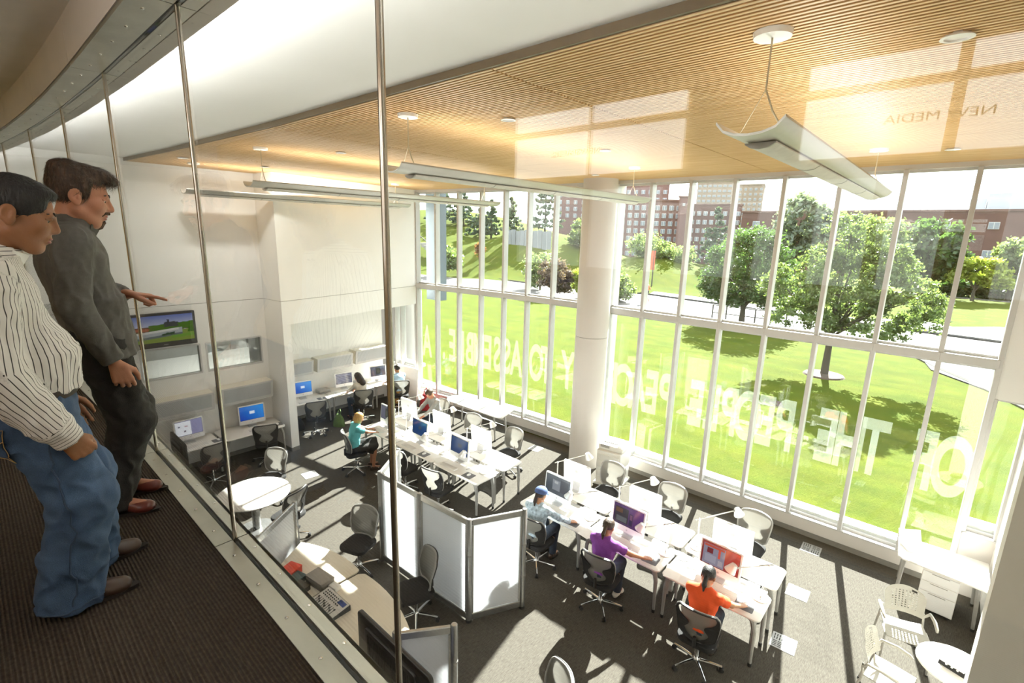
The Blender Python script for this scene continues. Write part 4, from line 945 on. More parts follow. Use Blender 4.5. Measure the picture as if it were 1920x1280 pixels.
# ---- tables
t = thing('round_table', 'round white meeting table with a thick steel column near the left wall', 'table', (-8.72, 2.93, 0))
MB().lathe([(.57, .70), (.60, .708), (.60, .724), (.59, .73), (0, .731)], (0, 0, 0), 48).build('tabletop', 'desk_top', t, smooth=True, angle=30)
MB().lathe([(.07, .03), (.07, .70)], (0, 0, 0), 20).build('column', 'alu', t, smooth=True); MB().lathe([(.33, 0), (.33, .012), (.08, .035)], (0, 0, 0), 30).build('base', 'alu', t, smooth=True)
def slab_table(name, label, pts, legs, mat='table_cream', z=.73):
    cx = sum(p[0] for p in pts) / len(pts); cyy = sum(p[1] for p in pts) / len(pts); t = thing(name, label, 'table', (cx, cyy, 0))
    MB().prism([(p[0] - cx, p[1] - cyy) for p in pts], z - .028, z).build('tabletop', mat, t, bevel=.006)
    for (x, y) in legs: 
        lg = MB().tube([((x - cx) * .93, (y - cyy) * .93, z - .03), (x - cx, y - cyy, .03)], [.03, .02], 8).build('leg', 'leg_grey', t, smooth=True); MB().lathe([(.024, 0), (.024, .04)], (x - cx, y - cyy, 0), 10).build('foot', 'rubber', lg)
    return t
def arc(p, q, s, n=8):
    p, q = V3((*p, 0)), V3((*q, 0)); d = q - p; nn = V3((-d.y, d.x, 0)).normalized(); return [tuple((p + d * (k / n) + nn * (s * 4 * (k / n) * (1 - k / n)))[:2]) for k in range(n + 1)]
slab_table('curved_table', 'cream curved table carrying the red box and grey case', [(-5.525, 2.12), (-5.525, 3.07)] + arc((-5.56, 3.13), (-6.74, 2.86), -.09)[0:] + [(-6.24, 2.12)], [(-6.25, 2.25), (-6.58, 2.75), (-5.65, 2.25), (-5.65, 2.98)])
slab_table('curved_table', 'cream curved table carrying the audio mixer', [(-4.10, 2.10), (-4.06, 2.84)] + arc((-4.12, 2.95), (-5.42, 3.14), -.09) + [(-5.485, 3.07), (-5.485, 2.10)], [(-5.35, 2.25), (-5.35, 2.98), (-4.25, 2.25), (-4.25, 2.80)])
def boxthing(name, label, cat, c, d, deg, mat, lid=None, hz=None):
    t = thing(name, label, cat, (c[0], c[1], c[2]), math.radians(deg))
    MB().box((0, 0, d[2] / 2), d).build('body', mat, t, bevel=.006)
    if lid: MB().box((0, 0, d[2] - .005), (d[0] * 1.02, d[1] * 1.02, .022)).build('lid', lid, t, bevel=.003)
    return t
boxthing('storage_box', 'red box on the cream curved table', 'box', (-6.14, 2.44, .73), (.20, .20, .10), 20, 'red_plastic', 'red_plastic')
boxthing('storage_box', 'dark teal case between the red box and the black case', 'box', (-5.95, 2.42, .73), (.19, .19, .07), 14, 'teal_box', 'teal_box')
boxthing('storage_box', 'black flat case beside the grey equipment box', 'box', (-5.74, 2.37, .73), (.20, .18, .07), 12, 'dark_box', 'dark_box')
boxthing('equipment_box', 'grey equipment box on the cream table next to the mixer', 'box', (-5.68, 2.62, .73), (.34, .20, .11), 8, 'grey_box', 'grey_box')
boxthing('paper_box', 'small white box between the grey box and the mixer', 'box', (-5.44, 2.70, .73), (.14, .10, .06), 10, 'paper')
t = thing('audio_mixer', 'white and black audio mixer with faders on the cream table', 'mixer', (-5.20, 2.50, .73), math.radians(2))
MB().extr([(-.14, 0), (.14, 0), (.14, .075), (-.14, .035)], (-.25, 0, 0), (0, 1, 0), (0, 0, 1), (1, 0, 0), .50).build('body', 'mixer_dark', t)
sl = math.atan2(.04, .28); Rm = Matrix.Rotation(sl, 3, 'X')
MB().box(V3((0, 0, .057)), (.485, .272, .006), Rm).build('face_plate', 'mixer_face', t)
mb = MB()
for c in range(9):
    for r in range(3): mb.cyl(V3((-.19 + c * .04, .03 + r * .032, .062 + (.03 + r * .032) * .143)), V3((-.19 + c * .04, .03 + r * .032, .074 + (.03 + r * .032) * .143)), .008, n=6)
mb.build('knobs', 'mixer_dark', t); mb = MB()
for c in range(10): mb.box((-.2 + c * .04, -.06, .054), (.006, .10, .004), Rm); mb.box((-.2 + c * .04, -.03 - .02 * (c % 3), .060), (.018, .022, .014), Rm)
mb.build('faders', 'mixer_dark', t); MB().box((.15, .085, .072), (.13, .06, .004), Rm).build('display', 'scr_navy', t)
# ---- dark flat displays seen from behind
def display_back(label, x0, x1, y, z0, z1, deg=0):
    t = thing('flat_display', label, 'display', ((x0 + x1) / 2, y, 0), math.radians(deg)); w = x1 - x0
    MB().extr(rrect(w, z1 - z0, .05, 5), (0, 0, (z0 + z1) / 2), (1, 0, 0), (0, 0, 1), (0, 1, 0), .05).build('casing', 'black_plastic', t, bevel=.012)
    MB().extr(rrect(w * .7, (z1 - z0) * .7, .04, 4), (0, -.035, (z0 + z1) / 2), (1, 0, 0), (0, 0, 1), (0, 1, 0), .04).build('back_cover', 'black_plastic', t, bevel=.01)
    mb = MB()
    for k in range(28): mb.box((-w * .3 + k * w * .6 / 27, -.036, (z0 + z1) / 2 + .03), (.008, .006, (z1 - z0) * .42))
    mb.build('vent_slots', 'rubber', t)
    MB().box((0, .052, (z0 + z1) / 2), (w - .06, .006, z1 - z0 - .06)).build('screen', 'scr_dark', t)
    MB().span((-.05, -.04, .03), (.05, .0, (z0 + z1) / 2)).build('stand_post', 'black_plastic', t); MB().span((-.4, -.22, 0), (.4, .3, .03)).build('stand_base', 'black_plastic', t, bevel=.01)
    return t
display_back('large dark flat display seen from behind at the bottom beside the steel rod', -4.28, -3.02, 2.36, .76, 1.33)
display_back('dark flat display seen from behind, left beside the walkway edge', -11.30, -10.36, 2.34, .76, 1.30)
# ---- wall desks with computers and cabinets
for i, (y, lb_) in enumerate(((2.62, 'leftmost wall desk under a cabinet, left of the wall fin'), (4.02, 'wall desk with the blue screen just left of the wall fin'))):
    t = thing('wall_desk', lb_, 'desk', (-11.78, y, 0), PI / 2)
    MB().prism(rrect(1.34, .80, .10), .705, .73).build('tabletop', 'desk_top', t, bevel=.006)
    for sx in (-1, 1):
        for sy in (-1, 1):
            lg = MB().tube([(sx * .56, sy * .30, .70), (sx * .61, sy * .33, .55), (sx * .63, sy * .34, .03)], [.035, .028, .02], 8).build('leg', 'leg_grey', t, smooth=True); MB().lathe([(.023, 0), (.023, .04)], (sx * .63, sy * .34, 0), 8).build('foot', 'rubber', lg)
for i, (y, lb_) in enumerate(((5.80, 'wall desk right beside the wall fin'), (7.18, 'wall desk of the long haired person, covered with papers'), (8.42, 'last wall desk before the low window'))):
    t = thing('wall_desk', lb_, 'desk', (-12.93, y, 0), PI / 2)
    MB().prism(rrect(1.36 if i < 2 else 1.05, .84, .08), .705, .73).build('tabletop', 'desk_top', t, bevel=.006)
    w = 1.36 if i < 2 else 1.05
    for sx in (-1, 1):
        for sy in (-1, 1):
            lg = MB().tube([(sx * (w / 2 - .1), sy * .32, .70), (sx * (w / 2 - .06), sy * .34, .55), (sx * (w / 2 - .05), sy * .35, .03)], [.035, .028, .02], 8).build('leg', 'leg_grey', t, smooth=True); MB().lathe([(.023, 0), (.023, .04)], (sx * (w / 2 - .05), sy * .35, 0), 8).build('foot', 'rubber', lg)
imac(-11.90, 2.82, .73, 92, 'scr_page', 'wall computer showing a white page, left of the wall fin', GI)
imac(-11.90, 4.12, .73, 84, 'scr_blue', 'wall computer with a bright blue desktop left of the wall fin', GI)
imac(-12.98, 5.86, .73, 82, 'scr_blue', 'wall computer with a bright blue desktop right of the wall fin', GI, .53)
imac(-13.0, 7.12, .73, 80, 'scr_text', 'wall computer showing dark text behind the long haired person', GI, .52)
imac(-13.0, 8.28, .73, 78, 'scr_dark', 'wall computer nearest the low window', GI, .52)
for (x, y, d, l_) in ((-11.60, 4.15, 84, 'at the blue screen left of the wall fin'), (-12.62, 5.80, 84, 'at the blue screen right of the wall fin'), (-11.58, 2.85, 92, 'at the leftmost wall desk')):
    place(KB, 'k', x, y, .73, d, 'white keyboard on the wall desk ' + l_, 'keyboard', 'white keyboards')
    place(PD, 'p', x, y + .42, .73, d, 'grey mouse pad on the wall desk ' + l_, 'mouse pad', 'grey mouse pads'); place(MS, 'm', x, y + .42, .734, d, 'white mouse on the wall desk ' + l_, 'mouse', 'white mice')
def cabinet(xw, y0, y1, z0, z1, label):
    t = thing('wall_cabinet', label, 'cabinet', (xw, (y0 + y1) / 2, z0), 0, 'overhead cabinets along the left wall'); w = y1 - y0; h = z1 - z0
    MB().extr([(0, 0), (.30, 0), (.36, h), (0, h)], (0, -w / 2, 0), (1, 0, 0), (0, 0, 1), (0, 1, 0), w).build('body', 'cabinet_body', t, bevel=.005, seg=1)
    n = V3((h, 0, -.06)).normalized(); up = V3((.06, 0, h)).normalized(); O = V3((.33, 0, h / 2))
    d = MB().extr(rrect(w, h + .006, .008, 2), O, (0, 1, 0), up, n, .016).build('door', 'white_frame', t)
    MB().extr(rrect(w - .11, h - .10, .006, 2), O + n * .016 + up * .018, (0, 1, 0), up, n, .003).build('panel', 'cabinet_door', d)
    return t
cabinet(X1, 2.20, 3.36, 1.36, 1.76, 'overhead cabinet above the leftmost wall desk'); cabinet(X1, 3.50, 4.64, 1.36, 1.78, 'overhead cabinet left of the wall fin above the blue screen')
cabinet(-13.37, 5.10, 6.24, 1.36, 1.76, 'overhead cabinet partly hidden by the wall fin'); cabinet(-13.37, 6.36, 7.46, 1.36, 1.76, 'overhead cabinet above the long haired person'); cabinet(-13.37, 7.56, 8.66, 1.38, 1.80, 'overhead cabinet nearest the low window')
# ---- flat television on the left wall
def tv_picture():
    """campus view on the television: sky, skyline, white long building, lawn; edges roughened by noise"""
    m, n, l, out = nodes('tv_picture')
    tc = n.new('ShaderNodeTexCoord'); nz = n.new('ShaderNodeTexNoise'); nz.inputs['Scale'].default_value = 16; nz.inputs['Detail'].default_value = 6; l.new(tc.outputs['UV'], nz.inputs['Vector'])
    sb = n.new('ShaderNodeVectorMath'); sb.operation = 'SUBTRACT'; sb.inputs[1].default_value = (.5, .5, .5); l.new(nz.outputs['Color'], sb.inputs[0])
    sc = n.new('ShaderNodeVectorMath'); sc.operation = 'SCALE'; sc.inputs['Scale'].default_value = .09; l.new(sb.outputs[0], sc.inputs[0])
    ad = n.new('ShaderNodeVectorMath'); ad.operation = 'ADD'; l.new(tc.outputs['UV'], ad.inputs[0]); l.new(sc.outputs[0], ad.inputs[1])
    raw = n.new('ShaderNodeSeparateXYZ'); l.new(tc.outputs['UV'], raw.inputs[0]); sp = n.new('ShaderNodeSeparateXYZ'); l.new(ad.outputs[0], sp.inputs[0])
    r = n.new('ShaderNodeValToRGB'); e = r.color_ramp.elements; e[0].position = .5; e[0].color = (.42, .42, .50, 1); e[1].position = 1; e[1].color = (.10, .13, .32, 1); l.new(sp.outputs['Y'], r.inputs['Fac']); src = r.outputs[0]
    def M2(op, a, b):
        k = n.new('ShaderNodeMath'); k.operation = op
        for i, v in enumerate((a, b)):
            if isinstance(v, (int, float)): k.inputs[i].default_value = v
            else: l.new(v, k.inputs[i])
        return k.outputs[0]
    for (x0, x1, y0, y1, slope, c, rough) in ((-1, 2, .40, .60, .02, (.10, .05, .03), 1), (-1, .5, .46, .55, .0, (.34, .10, .05), 1), (.25, 1.2, .36, .62, .10, (.06, .13, .015), 1), (.50, .74, .56, .74, .0, (.05, .05, .05), 1), (.55, .60, .6, .84, 0, (.04, .04, .045), 1), (-1, 2, -1, .42, .0, (.17, .22, .04), 0), (-1, .80, .16, .40, .14, (.30, .31, .30), 0), (-1, .74, .32, .40, .14, (.50, .47, .43), 0), (-1, .80, .12, .20, .14, (.10, .12, .12), 0), (.45, .66, .16, .26, .14, (.03, .06, .03), 1), (.60, 1.2, .05, .16, .1, (.12, .24, .03), 1), (.9, 1.2, .3, .5, .0, (.04, .11, .01), 1)):
        q = sp if rough else raw; y = M2('SUBTRACT', q.outputs['Y'], M2('MULTIPLY', q.outputs['X'], slope))
        f = M2('MULTIPLY', M2('MULTIPLY', M2('GREATER_THAN', q.outputs['X'], x0), M2('LESS_THAN', q.outputs['X'], x1)), M2('MULTIPLY', M2('GREATER_THAN', y, y0), M2('LESS_THAN', y, y1)))
        mx = n.new('ShaderNodeMixRGB'); l.new(f, mx.inputs[0]); l.new(src, mx.inputs[1]); mx.inputs[2].default_value = (*c, 1); src = mx.outputs[0]
    em = n.new('ShaderNodeEmission'); l.new(src, em.inputs[0]); em.inputs[1].default_value = .75; l.new(em.outputs[0], out.inputs[0])
tv_picture()
t = thing('television', 'black flat television showing a campus landscape on the left wall', 'television', (X1, 2.66, 2.86))
MB().span((0, -.58, 0), (.09, .58, .72)).build('casing', 'black_plastic', t, bevel=.012)
quad_uv('screen', 'tv_picture', t, (.0905, -.53, .11), (0, 1.06, 0), (0, 0, .56)); MB().span((.0895, -.04, .045), (.0915, .04, .055)).build('maker_mark', 'alu', t)
# ---- poster table by the window
t = slab_table('poster_table', 'white boat shaped table with posters beside the window', [(-10.05, 8.62), (-8.25, 8.66), (-8.08, 8.74), (-8.28, 9.44), (-10.12, 9.22), (-10.3, 9.05), (-10.25, 8.75)], [(-9.95, 8.72), (-8.35, 8.78), (-8.45, 9.32), (-10.0, 9.10)], 'desk_top', .74)
def poster(x, y, deg, label):
    t = thing('poster', label, 'poster', (x, y, .7405), math.radians(deg))
    MB().prism([(-.36, -.24), (.36, -.24), (.36, .24), (-.36, .24)], 0, .003).build('sheet', 'paper', t); mb = MB()
    mb.span((.27, -.22, .003), (.34, .22, .0042)); mb.build('title_bar', 'ink_blue', t); mb = MB(); mb.span((-.10, -.06, .003), (.10, .10, .0042))
    for k in range(5): mb.span((-.3, -.2 + k * .05, .003), (-.14, -.18 + k * .05, .0042))
    mb.build('print', 'ink_grey', t)
poster(-9.55, 8.95, 4, 'poster sheet on the left half of the boat shaped table'); poster(-8.76, 9.02, 4, 'poster sheet on the right half of the boat shaped table')
# ---- printer
t = thing('printer', 'large off white office printer with paper drawers in front of the column', 'printer', (-5.02, 9.10, 0), math.radians(8))
MB().prism(rrect(.60, .66, .03), .0, .05).build('plinth', 'printer_white', t); MB().prism(rrect(.54, .60, .02), .05, .40).build('lower_cabinet', 'printer_white', t, bevel=.008)
MB().prism(rrect(.55, .61, .03), .405, .80).build('engine', 'printer_white', t, bevel=.012); MB().prism(rrect(.55, .52, .03, cy=.04), .80, .92).build('lid', 'printer_white', t, bevel=.02)
MB().prism(rrect(.34, .26, .02, cx=-.06, cy=.06), .92, .935).build('output_tray', 'printer_grey', t); MB().span((-.22, -.235, .86), (-.02, -.18, .925)).build('control_panel', 'printer_grey', t)
for z in (.10, .22): MB().span((-.25, -.312, z), (.25, -.295, z + .10)).build('drawer', 'printer_white', t, bevel=.004)
for z in (.45, .60): MB().span((-.24, -.318, z), (.24, -.30, z + .13)).build('drawer', 'printer_white', t, bevel=.004)
for z in (.17, .29, .53): MB().span((-.08, -.322, z), (.08, -.315, z + .015)).build('drawer_pull', 'printer_grey', t)
# ---- desk with pedestal in the right corner
t = slab_table('corner_desk', 'white desk in the right corner under the window end', [(0.02, 8.98), (.08, 8.92), (1.05, 8.82), (1.05, 9.68), (.05, 9.66), (-.02, 9.58)], [(.08, 9.02), (.08, 9.56), (.98, 8.92), (.98, 9.6)], 'desk_top')
t = thing('drawer_pedestal', 'white drawer pedestal under the corner desk', 'pedestal', (.56, 9.16, 0), math.radians(-5))
MB().span((-.21, -.25, .06), (.21, .30, .69)).build('body', 'desk_top', t, bevel=.005, seg=1)
for z0, z1 in ((.52, .67), (.36, .51), (.08, .35)):
    d = MB().span((-.205, -.268, z0), (.205, -.25, z1)).build('drawer', 'white_gloss', t, bevel=.004, seg=1); MB().span((-.1, -.272, z1 - .02), (.1, -.266, z1 - .008)).build('pull', 'printer_grey', d)
for sx in (-1, 1):
    for y in (-.2, .25): MB().cyl((sx * .16 - .01, y, .03), (sx * .16 + .01, y, .03), .03, n=10).build('caster', 'rubber', t)
t = thing('laptop', 'open white laptop on the corner desk', 'laptop', (.20, 9.36, .73), math.radians(35)); MB().prism(rrect(.32, .23, .015), 0, .02).build('base', 'mac_white', t)
MB().box((0, .15, .11), (.32, .012, .22), Matrix.Rotation(-.4, 3, 'X')).build('lid', 'mac_white', t); sheet(.62, 9.2, .73, -20, 'large paper sheet on the corner desk', .42, .30)
# ---- small round table and arm chairs at right
t = thing('cafe_table', 'small round white table cut by the right wall edge', 'table', (.71, 6.88, 0)); MB().lathe([(.34, .70), (.36, .71), (.355, .73), (0, .731)], (0, 0, 0), 40).build('tabletop', 'desk_top', t, smooth=True, angle=30)
MB().lathe([(.045, .02), (.045, .70)], (0, 0, 0), 14).build('column', 'alu', t, smooth=True); MB().lathe([(.25, 0), (.25, .012), (.05, .03)], (0, 0, 0), 26).build('base', 'alu', t, smooth=True)
t = thing('hole_punch', 'black and steel hole punch on the small round table', 'hole punch', (.68, 6.82, .731), math.radians(-20)); MB().extr([(-.05, 0), (.05, 0), (.045, .03), (-.02, .05)], (-.12, 0, 0), (0, 1, 0), (0, 0, 1), (1, 0, 0), .24).build('base', 'black_plastic', t)
MB().extr([(-.06, .06), (.03, .05), (.03, .058), (-.06, .068)], (-.11, 0, 0), (0, 1, 0), (0, 0, 1), (1, 0, 0), .22).build('lever', 'alu', t)
for k in (-.05, 0, .05): MB().lathe([(.011, .03), (.011, .045)], (k, -.035, .0), 10).build('punch_head', 'paper', t)
def arm_chair(x, y, deg, label):
    t = thing('arm_chair', label, 'chair', (x, y, 0), math.radians(deg), 'grey plastic arm chairs at the small round table')
    def back(u, v):
        X = (u * 2 - 1); w = .235 * (1 - .22 * max(0, (v - .7) / .3) ** 2) * (1 - .12 * (1 - v)); return (X * w, -.19 - .10 * v + .05 * X * X, .56 + .34 * v - .04 * X * X * v)
    N = 12; bm_v = []; 
    mb = MB()
    g = [[V3(back(i / N, j / N)) for j in range(N + 1)] for i in range(N + 1)]
    # perforated back: every second cell in the middle field is left open
    for i in range(N):
        for j in range(N):
            a, b, c, d = g[i][j], g[i + 1][j], g[i + 1][j + 1], g[i][j + 1]
            if 2 <= i < N - 2 and 2 <= j < N - 2:
                m = (a + b + c + d) / 4; q = [m + (p - m) * .42 for p in (a, b, c, d)]
                o = V3((0, -.009, 0)); P = [a, b, c, d] + q; mb.add(P, [(0, 1, 5, 4), (1, 2, 6, 5), (2, 3, 7, 6), (3, 0, 4, 7)])
            elif i in (2, 3) and j == N - 2: pass
            else: mb.add([a, b, c, d], [(0, 1, 2, 3)])
    mb.build('back', 'caper_grey', t)
    MB().surf(lambda u, v: ((u * 2 - 1) * (.225 + .01 * v), -.19 + .41 * v, .435 + .02 * (2 * u - 1) ** 2 - .02 * v * v), 10, 8, (0, 0, -.014)).build('seat', 'caper_grey', t, smooth=True)
    for s in (-1, 1):
        MB().tube([(s * .25, .20, .015), (s * .235, .16, .42), (s * .235, -.05, .43)], .013, 8).build('leg', 'caper_leg', t, smooth=True)
        MB().tube([(s * .25, -.30, .015), (s * .24, -.20, .42), (s * .225, -.21, .60)], .013, 8).build('leg', 'caper_leg', t, smooth=True)
        ar = MB().tube([(s * .235, -.21, .55), (s * .275, -.16, .65), (s * .28, .0, .66), (s * .275, .12, .64), (s * .27, .15, .62)], [.014, .018, .021, .019, .012], 8).build('armrest', 'caper_grey', t, smooth=True)
        for y in (.20, -.30): MB().lathe([(.016, 0), (.016, .02)], (s * .25, y, 0), 8).build('foot', 'rubber', t)
    return t
arm_chair(.24, 7.62, 196, 'grey plastic arm chair with perforated back, farther from us'); arm_chair(.16, 6.58, 262, 'grey plastic arm chair at the bottom right, cut by the frame')
# ---- floor boxes
def vent(x, y, deg, label, mat='vent_white'):
    t = thing('floor_outlet', label, 'floor vent', (x, y, 0), math.radians(deg), 'floor vents'); MB().span((-.15, -.15, 0), (.15, .15, .006)).build('plate', mat, t); mb = MB()
    for i in range(2):
        for j in range(2):
            for k in range(4):
                for q in range(2):
                    c = ((i - .5) * .14 + (k - 1.5) * .032, (j - .5) * .14 + (q - .5) * .06, .0065) if (i + j) % 2 else ((i - .5) * .14 + (q - .5) * .06, (j - .5) * .14 + (k - 1.5) * .032, .0065)
                    mb.box(c, (.012, .05, .001) if (i + j) % 2 else (.05, .012, .001))
    mb.build('slots', 'vent_slot', t)
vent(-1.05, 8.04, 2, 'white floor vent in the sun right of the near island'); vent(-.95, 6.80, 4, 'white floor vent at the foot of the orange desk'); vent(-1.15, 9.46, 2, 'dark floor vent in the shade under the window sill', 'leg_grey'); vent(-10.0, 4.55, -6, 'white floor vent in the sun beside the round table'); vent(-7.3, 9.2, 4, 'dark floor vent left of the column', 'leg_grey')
# ---- bags, board, small things at the wall desks
def blob_bag(name, label, cat, loc, dims, mat, strap=True):
    t = thing(name, label, cat, loc); hx, hy, hz = dims
    MB().surf(lambda u, v: (hx * math.cos(2 * PI * u) * (1 - .55 * v ** 2.2) * (1 + .08 * math.sin(6 * PI * u)), hy * math.sin(2 * PI * u) * (1 - .65 * v ** 2.2) * (1 + .06 * math.cos(8 * PI * u)), hz * v), 24, 8).build('body', mat, t, smooth=True)
    MB().ell((0, 0, hz * .93), (hx * .5, hy * .42, hz * .12), 14).build('flap', mat, t, smooth=True)
    if strap: MB().tube([(-hx * .3, 0, hz * .95), (-hx * .35, .03, hz * 1.25), (0, .05, hz * 1.42), (hx * .35, .03, hz * 1.25), (hx * .3, 0, hz * .95)], .014, 6).build('strap', mat, t, smooth=True)
blob_bag('shoulder_bag', 'green fabric bag standing on the carpet beside the wall desk', 'bag', (-12.18, 6.46, 0), (.20, .15, .32), 'green_bag'); blob_bag('backpack', 'red backpack on the floor at the left window corner', 'backpack', (-11.55, 9.0, 0), (.22, .18, .46), 'red_fabric')
blob_bag('backpack', 'black bag on the floor under the wall desk beside the fin', 'bag', (-12.75, 5.55, 0), (.24, .18, .30), 'black_fabric', False)
o = MB().box((0, 0, .55), (.9, .03, 1.1), Matrix.Rotation(-.10, 3, 'X')).build('leaning_board', 'desk_top'); o.location = (-12.55, 9.06, 0.01); o.rotation_euler = (0, 0, math.radians(8)); tag(o, 'white board leaning on the low wall under the corner window', 'board')
t = thing('desk_printer', 'small grey desk printer between two wall computers', 'printer', (-13.12, 6.52, .73), PI / 2); MB().span((-.17, -.12, 0), (.17, .12, .10)).build('body', 'printer_grey', t, bevel=.012); MB().span((-.15, -.17, .02), (.15, -.11, .035)).build('tray', 'alu', t)
t = thing('desk_printer', 'small white scanner beside the plant at the wall desk', 'scanner', (-13.12, 7.62, .73), PI / 2); MB().span((-.16, -.12, 0), (.16, .12, .09)).build('body', 'printer_white', t, bevel=.01); MB().span((-.15, -.11, .09), (.15, .11, .10)).build('lid', 'printer_grey', t)
t = thing('potted_plant', 'tiny green plant between wall computers', 'plant', (-12.84, 7.58, .73)); MB().lathe([(.03, 0), (.042, .07), (.036, .07)], (0, 0, 0), 12).build('pot', 'paper', t); mb = MB()
for k in range(12):
    a = k * 2.4; d = V3((math.cos(a), math.sin(a), 0)); n = V3((-d.y, d.x, 0)); b = V3((0, 0, .07)); mb.add([b - n * .008, b + d * .05 + n * .02 + V3((0, 0, .08)), b + d * .11 + V3((0, 0, .10 + .03 * (k % 3))), b + d * .05 - n * .02 + V3((0, 0, .08))], [(0, 1, 2, 3)])
mb.build('leaves', 'leaf_green', t)
for k, (x, y, d, l_) in enumerate(((-12.74, 6.62, 70, 'open paper stack left of the writing person'), (-12.62, 6.98, 60, 'paper sheet under the hand of the writing person'), (-12.80, 6.80, 95, 'paper sheet behind the writing person on the wall desk'), (-12.74, 7.92, 80, 'paper sheet at the last wall desk'), (-12.6, 8.3, 100, 'second paper sheet at the last wall desk'))): sheet(x, y, .73 + .0032 * (k % 2), d, l_)
# ---- meeting room furniture behind the slot windows
t = thing('meeting_table', 'long white meeting table seen through the wall slot windows', 'table', (-18.4, 5.3, 0)); MB().prism(rrect(3.6, 5.2, .15), .70, .74).build('tabletop', 'white_gloss', t, bevel=.006)
for sx in (-1, 1):
    for sy in (-1, 1): MB().cyl((sx * 1.5, sy * 2.2, 0), (sx * 1.5, sy * 2.2, .70), .04).build('leg', 'chrome', t)
for k, (x, y, d, l_) in enumerate(((-16.2, 3.9, 90, 'chair at the meeting table seen through the left slot window'), (-16.2, 5.3, 90, 'chair at the meeting table seen through the right slot window'), (-20.6, 6.4, -90, 'far chair at the meeting table seen through the right slot window'), (-20.6, 7.5, -90, 'farthest chair at the meeting table, near the back wall'), (-17.6, 2.2, 0, 'chair at the near end of the meeting table'))): chair(x, y, d, l_, 'chairs in the meeting room')
ld = bpy.data.lights.new('meeting_room_light', 'AREA'); ld.shape = 'RECTANGLE'; ld.size = 5; ld.size_y = 5; ld.energy = 160; ld.color = (1, .96, .9); lo = bpy.data.objects.new('meeting_room_light', ld); COL.objects.link(lo); lo.location = (-18.2, 5, 3.1)
# ---- pendant lights
def wing(x, y0, y1, z, label):
    t = thing('pendant_light', label, 'pendant light', (x, y0, z), 0, 'long curved pendant lights under the timber ceiling'); L = y1 - y0
    prof = [(-.185, .075), (-.14, .025), (-.07, .002), (0, -.004), (.07, .002), (.14, .025), (.185, .075)]
    MB().extr(prof + [(p[0] * .985, p[1] + .014) for p in reversed(prof)], (0, 0, 0), (1, 0, 0), (0, 0, 1), (0, 1, 0), L).build('wing', 'pendant_grey', t, smooth=True, angle=50)
    n = 4; lo_ = [(-.085, -.010), (-.05, -.032), (0, -.040), (.05, -.032), (.085, -.010)]
    for k in range(n):
        a = .25 + k * (L - .5) / n; b = a + (L - .5) / n - .02
        MB().extr(lo_ + [(.085, -.002), (-.085, -.002)], (0, a, 0), (1, 0, 0), (0, 0, 1), (0, 1, 0), b - a).build('louvre_trough', 'pendant_inner', t, smooth=True, angle=50)
        MB().extr(lo_ + [(.085, -.002), (-.085, -.002)], (0, a - .02, -.003), (1, 0, 0), (0, 0, 1), (0, 1, 0), .018).build('trough_end', 'leg_grey', t)
    for yy in (.22, L - .35):
        zt = 6.52 - z
        cd = MB(); cd.tube([(0, yy, zt), (0, yy, .28)], .006, 6); cd.tube([(0, yy, .28), (-.13, yy, .03)], .003, 5); cd.tube([(0, yy, .28), (.05, yy, .16), (.13, yy, .03)], .006, 6); cd.build('cable', 'cord_beige', t)
        MB().lathe([(.0, zt - .012), (.10, zt - .010), (.105, zt + .02), (0, zt + .02)], (0, yy, 0), 28).build('canopy', 'white_gloss', t, smooth=True, angle=40)
    return t
wing(-1.0, 3.05, 8.35, 5.96, 'long pendant light nearest to us at the right'); wing(-4.42, 3.05, 8.35, 5.96, 'second long pendant light from the right, in front of the column'); wing(-8.08, 3.05, 8.35, 5.96, 'third long pendant light from the right, behind the steel rod'); wing(-11.2, 3.05, 8.2, 5.96, 'farthest long pendant light before the left wall')
for k, (x, y) in enumerate(((-3.71, 4.01), (-.22, 3.93), (-.3, 8.4), (-3.9, 6.2), (-7.4, 4.2), (-5.6, 8.6))):
    t = thing('downlight', ['recessed downlight between the first two pendants', 'recessed downlight inside the mirrored new media panel', 'recessed downlight over the right window end', 'recessed downlight right of the second pendant', 'recessed downlight beside the third pendant', 'recessed downlight in front of the column'][k], 'downlight', (x, y, 6.53)); MB().lathe([(.075, 0), (.08, -.008), (.06, -.01), (.055, .02), (0, .03)], (0, 0, 0), 22).build('trim_ring', 'white_gloss', t, smooth=True)
    MB().lathe([(.054, .01), (0, .012)], (0, 0, 0), 16).build('lens', 'paper', t)
# ---- loose cables on the islands
M('cable_black', (0.015, 0.015, 0.016), .5)
for k, (x, y, l_) in enumerate(((-2.45, 6.52, 'black cable lying behind the lamp between purple and orange'), (-3.80, 6.50, 'black cable lying behind the lamp beside the capped person'), (-7.42, 6.40, 'black cable lying behind the middle screen of the far island'), (-6.55, 6.36, 'black cable lying beside the end lamp of the far island'))):
    o = MB().tube([(-.20, -.06, .004), (-.10, .02, .004), (.0, .03, .004), (.08, -.03, .004), (.16, -.01, .004), (.22, .07, .004)], .0038, 6).build('power_cable', 'cable_black', smooth=True); o.location = (x, y, .73); o.rotation_euler = (0, 0, .2 * k); tag(o, l_, 'cable', 'loose cables')
